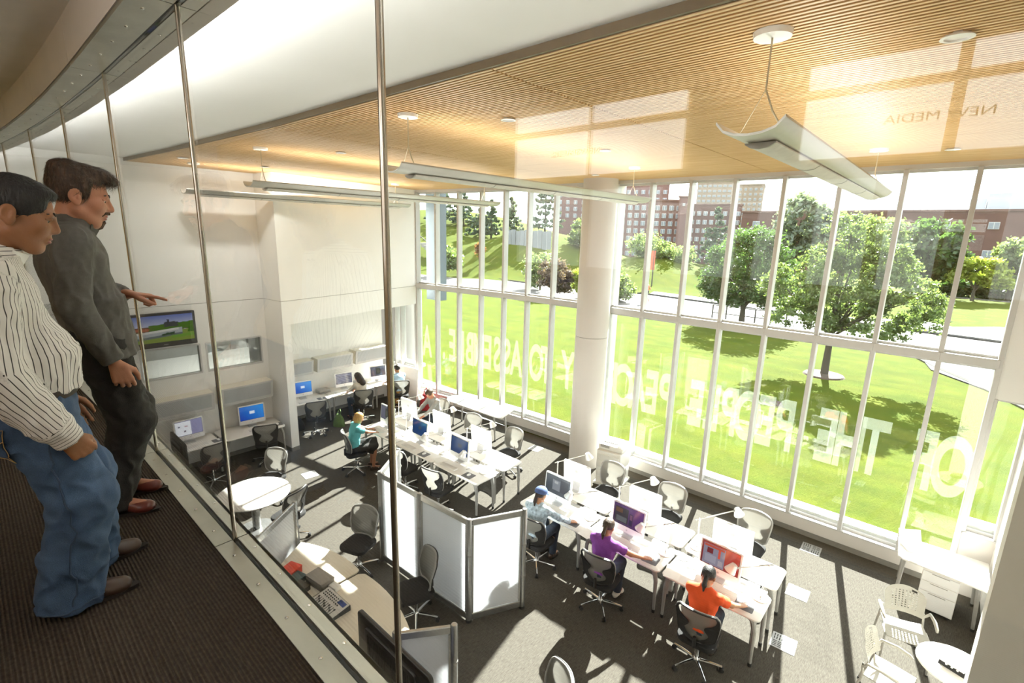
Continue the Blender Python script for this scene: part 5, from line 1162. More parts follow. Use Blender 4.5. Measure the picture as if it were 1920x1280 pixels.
# ================================================================== people: smooth distance fields turned into one skin
def _frame(d):
    d = np.asarray(d, float); d = d / np.linalg.norm(d); a = np.array([1., 0, 0]) if abs(d[0]) < .8 else np.array([0, 1., 0])
    u = a - d * (a @ d); u /= np.linalg.norm(u); return np.stack([u, np.cross(d, u), d], 1)
def cap(a, b, ra, rb=None, k=.03, s=1): return ('cap', np.array(a, float), np.array(b, float), ra, ra if rb is None else rb, k, s)
def cone(a, b, ra, rb=None, k=.02, s=1, e=(1, 1)): return ('cone', np.array(a, float), np.array(b, float), ra, ra if rb is None else rb, k, s, e)
def ell(c, r, R=None, k=.04, s=1): return ('ell', np.array(c, float), np.array(r, float) if np.ndim(r) else np.array([r] * 3, float), R, k, s)
def rbox(c, h, R=None, k=.01, s=1): return ('box', np.array(c, float), np.array(h, float), R, k, s)
def field(prims, res):
    lo = np.full(3, 9.); hi = np.full(3, -9.); bbs = []
    for p in prims:
        if p[0] in ('cap', 'cone'):
            r = max(p[3], p[4]) * (1.25 if p[0] == 'cone' else 1); a = np.minimum(p[1], p[2]) - r; b = np.maximum(p[1], p[2]) + r; k, s = p[5], p[6]
        else:
            r = np.linalg.norm(p[2]) if (p[3] is not None or p[0] == 'box') else p[2]; a = p[1] - r; b = p[1] + r; k, s = p[4], p[5]
        bbs.append((a, b, k, s))
        if s > 0: lo = np.minimum(lo, a); hi = np.maximum(hi, b)
    lo -= 4 * res; hi += 4 * res; n = np.ceil((hi - lo) / res).astype(int) + 1
    F = np.full(n, .3, np.float32); ax = [lo[i] + res * np.arange(n[i]) for i in range(3)]
    for p, (a, b, k, s) in zip(prims, bbs):
        m = k + 3 * res; i0 = np.maximum(0, np.floor((a - m - lo) / res).astype(int)); i1 = np.minimum(n, np.ceil((b + m - lo) / res).astype(int) + 1)
        if np.any(i1 <= i0): continue
        X, Y, Z = np.meshgrid(ax[0][i0[0]:i1[0]], ax[1][i0[1]:i1[1]], ax[2][i0[2]:i1[2]], indexing='ij')
        if p[0] == 'cap':
            A, d = p[1], p[2] - p[1]; L2 = max(d @ d, 1e-9)
            t = np.clip(((X - A[0]) * d[0] + (Y - A[1]) * d[1] + (Z - A[2]) * d[2]) / L2, 0, 1)
            D = np.sqrt((X - A[0] - t * d[0]) ** 2 + (Y - A[1] - t * d[1]) ** 2 + (Z - A[2] - t * d[2]) ** 2) - (p[3] + (p[4] - p[3]) * t)
        elif p[0] == 'cone':
            A, d = p[1], p[2] - p[1]; L = np.linalg.norm(d); dn = d / L; fr = _frame(dn); e = p[7]
            q = [(X - A[0]) * fr[0, j] + (Y - A[1]) * fr[1, j] + (Z - A[2]) * fr[2, j] for j in range(3)]
            t = np.clip(q[2] / L, 0, 1); rad = np.sqrt((q[0] / e[0]) ** 2 + (q[1] / e[1]) ** 2) - (p[3] + (p[4] - p[3]) * t)
            D = np.maximum(rad, np.abs(q[2] - L / 2) - L / 2)
        elif p[0] == 'ell':
            dx, dy, dz = X - p[1][0], Y - p[1][1], Z - p[1][2]
            if p[3] is not None: R = p[3]; dx, dy, dz = R[0, 0] * dx + R[1, 0] * dy + R[2, 0] * dz, R[0, 1] * dx + R[1, 1] * dy + R[2, 1] * dz, R[0, 2] * dx + R[1, 2] * dy + R[2, 2] * dz
            r = p[2]; k0 = np.sqrt((dx / r[0]) ** 2 + (dy / r[1]) ** 2 + (dz / r[2]) ** 2); k1 = np.sqrt((dx / r[0] ** 2) ** 2 + (dy / r[1] ** 2) ** 2 + (dz / r[2] ** 2) ** 2)
            D = np.where(k1 > 1e-6, k0 * (k0 - 1) / np.maximum(k1, 1e-6), -r.min())
        else:
            dx, dy, dz = X - p[1][0], Y - p[1][1], Z - p[1][2]
            if p[3] is not None: R = p[3]; dx, dy, dz = R[0, 0] * dx + R[1, 0] * dy + R[2, 0] * dz, R[0, 1] * dx + R[1, 1] * dy + R[2, 1] * dz, R[0, 2] * dx + R[1, 2] * dy + R[2, 2] * dz
            qx, qy, qz = np.abs(dx) - p[2][0], np.abs(dy) - p[2][1], np.abs(dz) - p[2][2]
            D = np.sqrt(np.maximum(qx, 0) ** 2 + np.maximum(qy, 0) ** 2 + np.maximum(qz, 0) ** 2) + np.minimum(np.maximum(qx, np.maximum(qy, qz)), 0)
        sl = tuple(slice(i0[j], i1[j]) for j in range(3)); f = F[sl]
        if s > 0: h = np.clip(.5 + .5 * (f - D) / k, 0, 1); F[sl] = f * (1 - h) + D * h - k * h * (1 - h)
        else: D = -D; h = np.clip(.5 - .5 * (f - D) / k, 0, 1); F[sl] = f * (1 - h) + D * h + k * h * (1 - h)
    return F, lo
def nets(F, lo, res):
    """naive surface nets"""
    ins = F < 0; ids = []; pts = []; quads = []; N = F.shape
    cid = lambda I, J, K: (I * N[1] + J) * N[2] + K
    for a in range(3):
        s0 = [slice(None)] * 3; s1 = [slice(None)] * 3; s0[a] = slice(0, -1); s1[a] = slice(1, None)
        A, B = ins[tuple(s0)], ins[tuple(s1)]; E = np.argwhere(A != B)
        b, c = [(1, 2), (2, 0), (0, 1)][a]
        E = E[(E[:, b] > 0) & (E[:, c] > 0) & (E[:, b] < N[b] - 1) & (E[:, c] < N[c] - 1)]
        f0 = F[tuple(s0)][tuple(E.T)]; f1 = F[tuple(s1)][tuple(E.T)]; P = E.astype(float); P[:, a] += f0 / (f0 - f1); sgn = f0 < 0
        q = []
        for ob, oc in ((-1, -1), (0, -1), (0, 0), (-1, 0)):
            C = E.copy(); C[:, b] += ob; C[:, c] += oc; q.append(cid(C[:, 0], C[:, 1], C[:, 2]))
        q = np.stack(q, 1); q[~sgn] = q[~sgn][:, ::-1]; quads.append(q); ids.append(q.ravel()); pts.append(np.repeat(P, 4, axis=0))
    ids = np.concatenate(ids); pts = np.concatenate(pts); u, inv = np.unique(ids, return_inverse=True); cnt = np.bincount(inv)
    V = np.stack([np.bincount(inv, pts[:, i]) / cnt for i in range(3)], 1) * res + lo
    return V, inv.reshape(-1, 4)
def skin(name, prims, res, mat, parent, disp=None, attr=None, smooth=1):
    F, lo = field(prims, res); V, Q = nets(F, lo, res)
    for _ in range(smooth):
        acc = np.zeros_like(V); cn = np.zeros(len(V))
        for i in range(4):
            a, b = Q[:, i], Q[:, (i + 1) % 4]
            for x, y in ((a, b), (b, a)):
                np.add.at(acc, x, V[y]); np.add.at(cn, x, 1)
        V = V * .5 + .5 * acc / np.maximum(cn, 1)[:, None]
    if disp is not None:
        e1 = V[Q[:, 2]] - V[Q[:, 0]]; e2 = V[Q[:, 3]] - V[Q[:, 1]]; fn = np.cross(e1, e2); vn = np.zeros_like(V)
        for i in range(4): np.add.at(vn, Q[:, i], fn)
        vn /= np.maximum(np.linalg.norm(vn, axis=1), 1e-9)[:, None]; V = V + vn * disp(V, vn)[:, None]
    me = bpy.data.meshes.new(name); me.vertices.add(len(V)); me.vertices.foreach_set('co', V.astype(np.float32).ravel())
    me.loops.add(Q.size); me.loops.foreach_set('vertex_index', Q.astype(np.int32).ravel()); me.polygons.add(len(Q)); me.polygons.foreach_set('loop_start', np.arange(0, Q.size, 4, dtype=np.int32))
    me.update(calc_edges=True); me.validate(); me.shade_smooth(); me.materials.append(MAT[mat])
    if attr is not None:
        at = me.attributes.new('stripe', 'FLOAT', 'POINT'); at.data.foreach_set('value', attr(V).astype(np.float32))
    o = bpy.data.objects.new(name, me); COL.objects.link(o); o.parent = parent; return o
def vnoise(P, s, seed=0):
    """cheap smooth pseudo noise: a few warped sines"""
    x, y, z = (P * s).T; a = seed * 1.7
    return (np.sin(x + 1.7 * np.sin(y * .8 + a) + .9 * np.sin(z * 1.3 - a)) + np.sin(y * 1.2 + 1.3 * np.sin(z * .9 + 2 * a) + a) + np.sin(z * 1.1 + 1.5 * np.sin(x * .7 - a) + 2.1)) / 3
def folds(amp, s=28, st=(1, 1, .45), seed=1):
    def f(V, n):
        w = vnoise(V * np.array(st), s, seed) + .55 * vnoise(V * np.array(st), s * 2.1, seed + 3); return amp * (1 - np.abs(w) * 1.6)
    return f
V3 = Vector
# ---- cloth, skin and hair
def skinmat(name, c): 
    m = M(name, c, .5, var=.06, scale=18, bump=.06, bscale=160); b = m.node_tree.nodes['Principled BSDF']; b.inputs['Subsurface Weight'].default_value = .12; b.inputs['Subsurface Radius'].default_value = (.012, .005, .003)
skinmat('skin_brown', (0.27, 0.115, 0.050)); skinmat('skin_light', (0.42, 0.185, 0.105)); skinmat('skin_tan', (0.44, 0.22, 0.12))
M('hair_black', (0.010, 0.008, 0.007), .55, var=.4, scale=60, stretch=(1, 1, .3), bump=.5, bscale=110); M('hair_brown', (0.055, 0.030, 0.016), .55, var=.45, scale=60, stretch=(1, 1, .3), bump=.5, bscale=110)
M('hair_blond', (0.45, 0.26, 0.075), .5, var=.3, scale=50, stretch=(1, 1, .25), bump=.4, bscale=100); M('hair_dark', (0.030, 0.018, 0.012), .5, var=.4, scale=50, stretch=(1, 1, .25), bump=.4, bscale=100)
M('lip', (0.36, 0.13, 0.10), .45); M('eye_white', (0.65, 0.62, 0.58), .2); M('iris', (0.03, 0.018, 0.01), .15); M('brow_hair', (0.02, 0.013, 0.009), .8); M('beard_brown', (0.07, 0.038, 0.022), .8, var=.4, scale=90)
M('shirt_grey', (0.085, 0.078, 0.068), .75, var=.10, scale=60, bump=.12, bscale=300); M('trouser_black', (0.016, 0.014, 0.012), .85, var=.2, scale=40, bump=.2, bscale=200)
M('shoe_oxblood', (0.13, 0.028, 0.018), .28, var=.2, scale=14); M('shoe_brown', (0.050, 0.026, 0.015), .4, var=.2, scale=14); M('sole', (0.02, 0.014, 0.011), .7); M('belt_brown', (0.045, 0.022, 0.015), .5); M('patch_tan', (0.45, 0.20, 0.06), .6)
M('shirt_turquoise', (0.10, 0.42, 0.45), .8, var=.08); M('shirt_purple', (0.22, 0.05, 0.33), .8, var=.1); M('shirt_orange', (0.75, 0.085, 0.012), .8, var=.08); M('shirt_lightblue', (0.36, 0.52, 0.68), .8); M('shirt_cream', (0.60, 0.54, 0.45), .8); M('shirt_greymarl', (0.30, 0.29, 0.27), .85, var=.15, scale=80); M('shirt_paleblue', (0.42, 0.52, 0.60), .8, var=.45, scale=22)
M('cap_blue', (0.06, 0.10, 0.24), .8, var=.1); M('trouser_khaki', (0.42, 0.22, 0.06), .85); M('jeans_dark', (0.025, 0.035, 0.055), .85, var=.2, scale=30); M('shoe_white', (0.70, 0.66, 0.58), .6)
def jeans():
    m = M('denim', (0.050, 0.092, 0.175), .85, var=.30, scale=5, bump=.25, bscale=420); nt = m.node_tree; n = nt.nodes; l = nt.links; b = n['Principled BSDF']; old = b.inputs['Base Color'].links[0].from_socket
    tc = n.new('ShaderNodeTexCoord'); nz = n.new('ShaderNodeTexNoise'); nz.inputs['Scale'].default_value = 350; nz.inputs['Detail'].default_value = 2; l.new(tc.outputs['Object'], nz.inputs['Vector'])
    mx = n.new('ShaderNodeMixRGB'); mx.blend_type = 'OVERLAY'; mx.inputs[0].default_value = .45; l.new(old, mx.inputs[1]); l.new(nz.outputs['Fac'], mx.inputs[2]); l.new(mx.outputs[0], b.inputs['Base Color'])
jeans(); M('stitch', (0.42, 0.26, 0.10), .8); M('denim_seam', (0.035, 0.06, 0.11), .85)
def stripes():
    m, n, l, out = nodes('shirt_striped'); b = n.new('ShaderNodeBsdfPrincipled'); b.inputs['Roughness'].default_value = .8
    at = n.new('ShaderNodeAttribute'); at.attribute_name = 'stripe'; fr = n.new('ShaderNodeMath'); fr.operation = 'FRACT'; l.new(at.outputs['Fac'], fr.inputs[0])
    r = n.new('ShaderNodeValToRGB'); r.color_ramp.interpolation = 'LINEAR'; e = r.color_ramp.elements; e[0].position = .40; e[0].color = (.74, .71, .68, 1); e[1].position = .44; e[1].color = (.035, .03, .03, 1)
    x = e.new(.56); x.color = (.035, .03, .03, 1); x = e.new(.60); x.color = (.74, .71, .68, 1); l.new(fr.outputs[0], r.inputs['Fac']); l.new(r.outputs[0], b.inputs['Base Color']); l.new(b.outputs[0], out.inputs[0])
stripes()
A3 = lambda *v: np.array(v, float)
def hframe(fwd, tilt=0.0):
    f = A3(*fwd); f /= np.linalg.norm(f); r = np.cross(f, A3(0, 0, 1)); r /= np.linalg.norm(r); u = np.cross(r, f); return np.stack([r, f, u], 1)
def head_prims(c, R, q=1.0, nose=1.0):
    T = lambda *v: A3(*c) + R @ (A3(*v) * q)
    e = lambda p, r, k=.02, s=1: ell(T(*p), A3(*r) * q, R, k, s)
    P = [e((0, -.014, .036), (.075, .097, .086)), e((0, .034, -.034), (.060, .062, .080), .03), e((0, .068, -.100), (.026, .022, .020), .02)]
    for s in (-1, 1):
        P += [cap(T(s * .052, .0, -.055), T(s * .024, .060, -.100), .022 * q, .020 * q, .025), e((s * .038, .060, -.022), (.027, .027, .027), .025),
              e((s * .013, .094, -.030), (.011, .012, .009), .008)]
    P += [cap(T(-.038, .080, .024), T(.038, .080, .024), .012 * q, None, .02), cap(T(0, .088, .012), T(0, .108 * nose, -.024), .010 * q, .0135 * q, .012)]
    for s in (-1, 1): P.append(e((s * .033, .094, .004), (.018, .013, .011), .012, -1))
    P += [e((0, .090, -.056), (.025, .012, .008), .008), e((0, .087, -.071), (.022, .012, .009), .008)]
    return P, T
def face_parts(root, c, R, q, res, brow='brow_hair', beard=None):
    T = lambda *v: A3(*c) + R @ (A3(*v) * q)
    for s in (-1, 1):
        ear_prims = [ell(T(s * .079, -.016, -.004), A3(.011, .022, .030) * q, R, .006), ell(T(s * .078, -.006, -.030), A3(.009, .012, .014) * q, R, .008), cap(T(s * .073, -.004, -.02), T(s * .078, -.016, .0), .012 * q, .012 * q, .006), ell(T(s * .0905, -.013, -.002), A3(.008, .0135, .019) * q, R, .005, -1), cap(T(s * .086, -.004, -.012), T(s * .086, -.003, -.004), .0045 * q, None, .004)]
        skin('ear', ear_prims, .0026, root['skin'], root)
        ob = MB().ell(T(s * .033, .0695, .004), (.0135 * q,) * 3, 14).build('eye', 'eye_white', root, smooth=True)
        MB().ell(T(s * .033, .0785, .0005), (.0062 * q,) * 3, 10).build('iris', 'iris', ob, smooth=True)
        skin('eyelid', [cap(T(s * .017, .082, .0085), T(s * .033, .0845, .0100), .0052 * q, .0058 * q, .004), cap(T(s * .033, .0845, .0100), T(s * .049, .074, .0075), .0058 * q, .0046 * q, .004), cap(T(s * .019, .082, -.0075), T(s * .046, .076, -.0065), .0040 * q, .0036 * q, .004)], .0022, root['skin'], root)
        skin('eyebrow', [cap(T(s * .013, .0930, .026), T(s * .035, .0895, .0305), .0042 * q, .0044 * q, .004), cap(T(s * .035, .0895, .0305), T(s * .053, .0745, .0255), .0044 * q, .0026 * q, .004)], .0022, brow, root)
    skin('lips', [ell(T(0, .0955, -.0575), A3(.022, .0075, .0050) * q, R, .004), ell(T(0, .0935, -.0695), A3(.019, .0080, .0062) * q, R, .004), cap(T(-.019, .0895, -.0635), T(.019, .0895, -.0635), .003 * q, None, .004)], .0022, 'lip', root)
    if beard:
        B = [cap(T(-.024, .090, -.046), T(.0, .1005, -.043), .0058 * q, .007 * q, .006), cap(T(.024, .090, -.046), T(.0, .1005, -.043), .0058 * q, .007 * q, .006), cap(T(-.030, .082, -.060), T(-.024, .090, -.046), .004 * q, .005 * q, .006), cap(T(.030, .082, -.060), T(.024, .090, -.046), .004 * q, .005 * q, .006),
             ell(T(0, .076, -.102), A3(.026, .020, .021) * q, R, .01), ell(T(0, .092, -.086), A3(.012, .008, .010) * q, R, .008)]
        skin('beard', B, .003, beard, root, disp=lambda V, n: .0016 * vnoise(V, 420, 2))
def hand_prims(W, d, n, tl, curls, q=1.0, thumb=(.5, .55, .5)):
    """palm and five fingers: d along the hand, n out of the palm, tl towards the thumb"""
    W, d, n, tl = A3(*W), A3(*d), A3(*n), A3(*tl); d /= np.linalg.norm(d); n = n - d * (n @ d); n /= np.linalg.norm(n); tl = tl - d * (tl @ d) - n * (tl @ n); tl /= np.linalg.norm(tl)
    P = []; ln = [.074, .082, .076, .060]; kn = [.088, .091, .086, .077]
    for i in range(4):
        b = W + d * kn[i] * q + tl * (.031 - .0205 * i) * q; P.append(cap(W + d * .008 * q + tl * (.018 - .012 * i) * q, b, .0135 * q, .0112 * q, .010))
        a = 0.0; p = b
        for j, fr in enumerate((.46, .31, .23)):
            a += curls[i][j]; v = d * math.cos(a) + n * math.sin(a) + tl * (.05 * (1.2 - i)) * math.cos(a); v /= np.linalg.norm(v); e = p + v * ln[i] * fr * q
            P.append(cap(p, e, (.0098 - .0010 * j - (.0012 if i == 3 else 0)) * q, (.0090 - .0010 * j - (.0012 if i == 3 else 0)) * q, .0035)); p = e
    p = W + d * .022 * q + tl * .026 * q; a = 0.0
    v = d * .62 + tl * thumb[0] + n * .30
    for j, L in enumerate((.044, .034, .028)):
        v = v / np.linalg.norm(v); e = p + v * L * q; P.append(cap(p, e, (.0155 - .0025 * j) * q, (.0130 - .0025 * j) * q, .010 if j == 0 else .004)); p = e; v = v + d * thumb[1] - tl * thumb[2] * .6 + n * thumb[2] * .4
    return P
RELAX = [(.35, .45, .35), (.45, .5, .4), (.5, .55, .4), (.55, .55, .4)]
FIST = [(1.15, 1.35, .8), (1.2, 1.4, .8), (1.2, 1.4, .8), (1.15, 1.4, .8)]
POINT = [(.10, .12, .08), (1.15, 1.45, .8), (1.2, 1.5, .8), (1.2, 1.5, .8)]
def body_prims(j, b=1.0, hk=1.0):
    """bare figure from joints; b = build"""
    P = [ell(j['pel'], (.155 * b, .105 * b, .115), None, .06), ell(j['waist'], (.130 * b, .092 * b, .12), None, .07), ell(j['chest'], (.158 * b, .108 * b, .165), None, .06)]
    P += [cap(j['shL'], j['shR'], .048, None, .05), cap(j['neck'], A3(*j['head']) + j['HR'] @ A3(0, -.022, -.05) * hk, .056, .052, .03)]
    for s in 'LR':
        P += [cap(A3(*j['neck']) - A3(0, 0, .01), j['sh' + s], .045, .042, .04), cap(j['sh' + s], j['el' + s], .046, .037, .03), cap(j['el' + s], j['wr' + s], .037, .0245, .02),
              cap(j['hip' + s], j['kn' + s], .078 * b, .052, .04), cap(j['kn' + s], j['an' + s], .050, .034, .03), ell((A3(*j['kn' + s]) * .65 + A3(*j['an' + s]) * .35) + A3(0, -.012, 0), (.050, .055, .09), None, .03),
              cap(A3(*j['an' + s]) + A3(0, 0, -.02), j['toe' + s], .034, .024, .02)]
    return P
def shoe(root, an, toe, mat, z0, q=1.0, nm='shoe'):
    an, toe = A3(*an), A3(*toe); d = toe - an; d[2] = 0; L = np.linalg.norm(d); d /= L; h = an - d * .055; h[2] = z0; t = an + d * (L + .035); t[2] = z0; up = A3(0, 0, 1)
    P = [cap(h + up * .045, an * A3(1, 1, 0) + up * (z0 + .055) + d * .02, .036, .038, .02), cap(an * A3(1, 1, 0) + up * (z0 + .05) + d * .02, t + up * .030 - d * .03, .036, .026, .03), ell(t + up * .027 - d * .055, (.044, .05, .024), hframe(d), .03), cone(h + up * .05, h + up * .095 + d * .012, .043, .040, .02)]
    P.append(rbox(h * .5 + t * .5 - up * .1, (.3, .3, .1), None, .004, -1))
    o = skin(nm, P, .006, mat, root); n = A3(-d[1], d[0], 0)
    pts = []
    for k in range(24):
        a = 2 * PI * k / 24; f = (1 + math.cos(a)) / 2; w = .036 + .010 * math.sin(PI * min(1, f * 1.15)) ; c = (h * .5 + t * .5) + d * (math.cos(a) * (np.linalg.norm(t - h) / 2 + .028)) + n * (math.sin(a) * w); pts.append((c[0], c[1]))
    MB().prism(pts, z0 - .0, z0 + .016).build('sole', 'sole', o)
def tuft(V, n, amp=.006, s=120): return amp * (vnoise(V * A3(1, .6, .45), s, 4) + .5 * vnoise(V, s * 2.3, 7))

def strands(hair, n, L, R, flow, mat, w=.0016, lift=.35, seed=3):
    """fine locks laid over a hair volume along flow(p_local, normal_local) in the head frame"""
    g = np.random.default_rng(seed); me = hair.data; nv = len(me.vertices); co = np.empty(nv * 3, np.float32); no = np.empty(nv * 3, np.float32)
    me.vertices.foreach_get('co', co); me.vertices.foreach_get('normal', no); co = co.reshape(-1, 3).astype(float); no = no.reshape(-1, 3).astype(float)
    i = g.integers(0, nv, n); P = co[i] + g.normal(size=(n, 3)) * .002; N = no[i]; c = co.mean(0); F = flow((P - c) @ R, N @ R) @ R.T + g.normal(size=(n, 3)) * .22
    F -= N * (F * N).sum(1)[:, None]; F /= np.maximum(np.linalg.norm(F, axis=1), 1e-6)[:, None]; S = np.cross(F, N); l = (L * (.5 + .8 * g.random(n)))[:, None]
    k = 4; pts = []
    for a in range(k + 1):
        u = a / k; q = P - N * .002 + F * l * u + N * l * lift * (u * .55 - u * u * .75); ww = w * (1 - .85 * u); pts += [q - S * ww, q + S * ww]
    V = np.stack(pts, 1).reshape(-1, 3); m = 2 * (k + 1); base = (np.arange(n) * m)[:, None, None]; quad = np.array([[2 * a, 2 * a + 1, 2 * a + 3, 2 * a + 2] for a in range(k)])[None]; Q = (base + quad).reshape(-1, 4)
    mm = bpy.data.meshes.new('locks'); mm.vertices.add(len(V)); mm.vertices.foreach_set('co', V.astype(np.float32).ravel()); mm.loops.add(Q.size); mm.loops.foreach_set('vertex_index', Q.astype(np.int32).ravel()); mm.polygons.add(len(Q)); mm.polygons.foreach_set('loop_start', np.arange(0, Q.size, 4, dtype=np.int32)); mm.update(calc_edges=True); mm.shade_smooth(); mm.materials.append(MAT[mat])
    o = bpy.data.objects.new('locks', mm); COL.objects.link(o); o.parent = hair; o['kind'] = 'stuff'; return o
def flow_crop(p, n):
    top = np.clip((n[:, 2] + .15) * 1.6, 0, 1)[:, None]; return np.array([[0, 1., .05]]) * top + np.array([[0, -.25, -1.]]) * (1 - top)
# ---------------------------------------------------------------- the two people on the walkway
def rear_person():
    t = thing('person', 'standing person in a grey shirt and black trousers pointing through the glass', 'person', (-3.18, .40, ZB)); t['skin'] = 'skin_light'
    HR = hframe((.12, 1, -.28)); q = 1.12
    j = dict(pel=(0, .0, .93), waist=(0, .005, 1.10), chest=(0, -.035, 1.30), neck=(0, -.035, 1.475), head=(.005, .030, 1.615), HR=HR, shL=(-.185, -.045, 1.415), shR=(.185, -.05, 1.41),
             elL=(-.235, -.005, 1.135), wrL=(.00, .165, 1.135), elR=(.245, -.085, 1.12), wrR=(.225, .035, .83), hipL=(-.09, 0, .90), hipR=(.09, 0, .90), knL=(-.10, .125, .50), knR=(.105, .085, .49), anL=(-.115, .03, .09), anR=(.10, -.045, .09), toeL=(-.04, .165, .04), toeR=(.185, .08, .04))
    HP, T = head_prims(j['head'], HR, q, 1.0)
    P = body_prims(j, .95, q) + HP
    P += hand_prims(j['wrL'], (.42, 1, -.14), (0, -.25, -1), (1, -.35, 0), POINT, 1.05, (.35, .8, .5)); P += hand_prims(j['wrR'], (.06, .22, -1), (-1, .1, 0), (.1, 1, .2), [(.5, .6, .4), (.6, .7, .5), (.7, .8, .5), (.75, .8, .5)], 1.05)
    skin('body', P, .0058, 'skin_light', t)
    face_parts(t, j['head'], HR, q, .003, beard='beard_brown')
    E = lambda p, r, k=.015, s=1: ell(T(*p), A3(*r) * q, HR, k, s)
    B = lambda c, h, s=-1, k=.012: rbox(T(*c), A3(*h) * q, HR, k, s)
    hair = [E((0, -.012, .040), (.084, .106, .093)), E((0, .036, .103), (.066, .068, .034), .02), E((0, .080, .088), (.052, .030, .024), .02), E((0, -.06, .085), (.07, .06, .05), .02)]
    hair += [B((0, .13, -.045), (.12, .068, .122)), B((0, .03, -.150), (.14, .20, .105)), B((.09, .020, -.055), (.035, .030, .045)), B((-.09, .020, -.055), (.035, .030, .045)), B((.09, .058, .015), (.05, .028, .05)), B((-.09, .058, .015), (.05, .028, .05))]
    h_ = skin('hair', hair, .004, 'hair_brown', t, disp=lambda V, n: tuft(V, n, .0030, 150)); strands(h_, 5200, .042, HR, flow_crop, 'hair_brown', .0015, .30)
    # shirt, worn loose
    sh = [ell((0, -.035, 1.30), (.190, .132, .185), None, .06), ell((0, .0, 1.10), (.172, .128, .15), None, .07), cone((0, .01, 1.12), (0, .028, .835), .150, .172, .04, 1, (1.12, .84)), cap((-.175, -.045, 1.41), (.175, -.05, 1.405), .062, None, .06), cap((0, -.04, 1.46), (.15, -.05, 1.42), .06, .05, .05), cap((0, -.04, 1.46), (-.15, -.05, 1.42), .06, .05, .05),
          cap(j['shR'], j['elR'], .070, .062, .04), cap(j['elR'], A3(*j['elR']) * .3 + A3(*j['wrR']) * .7, .060, .050, .03), cone(A3(*j['elR']) * .32 + A3(*j['wrR']) * .68, A3(*j['elR']) * .06 + A3(*j['wrR']) * .94, .050, .043, .012),
          cap(j['shL'], j['elL'], .070, .060, .04), cap(j['elL'], A3(*j['elL']) * .3 + A3(*j['wrL']) * .7, .058, .048, .03), cone(A3(*j['elL']) * .32 + A3(*j['wrL']) * .68, A3(*j['elL']) * .10 + A3(*j['wrL']) * .90, .048, .042, .012),
          cone((0, -.030, 1.455), (0, -.008, 1.512), .078, .074, .02), cone((0, -.022, 1.46), (0, .004, 1.56), .060, .060, .008, -1), cap((0, .07, 1.52), (0, .118, 1.39), .020, .012, .01, -1)]
    so_ = skin('shirt', sh, .0065, 'shirt_grey', t, disp=folds(.0065, 42, (1, 1, .55), 2))
    for s in (-1, 1): MB().extr([(0, 0), (.075, .012), (.060, -.062), (.012, -.055)], (s * .006, .086, 1.468), V3((s * .78, -.62, .10)), V3((s * .25, .35, .90)), V3((s * .5, .8, .2)), .006).build('collar', 'shirt_grey', so_, bevel=.002, seg=1)
    tr = [ell((0, -.005, .92), (.175, .125, .12), None, .05)]
    for s, sg in (('L', -1), ('R', 1)):
        hp, kn, an = A3(*j['hip' + s]), A3(*j['kn' + s]), A3(*j['an' + s]); tr += [cap(hp, kn, .108, .092, .05), cap(kn, an + (kn - an) * .25, .092, .080, .04), cone(an + (kn - an) * .30, an + A3(0, -.006, -.045), .082, .082, .02)]
    skin('trousers', tr, .0075, 'trouser_black', t, disp=folds(.0075, 32, (1, 1, .9), 5))
    for s in 'LR': shoe(t, j['an' + s], j['toe' + s], 'shoe_oxblood', .003)
rear_person()
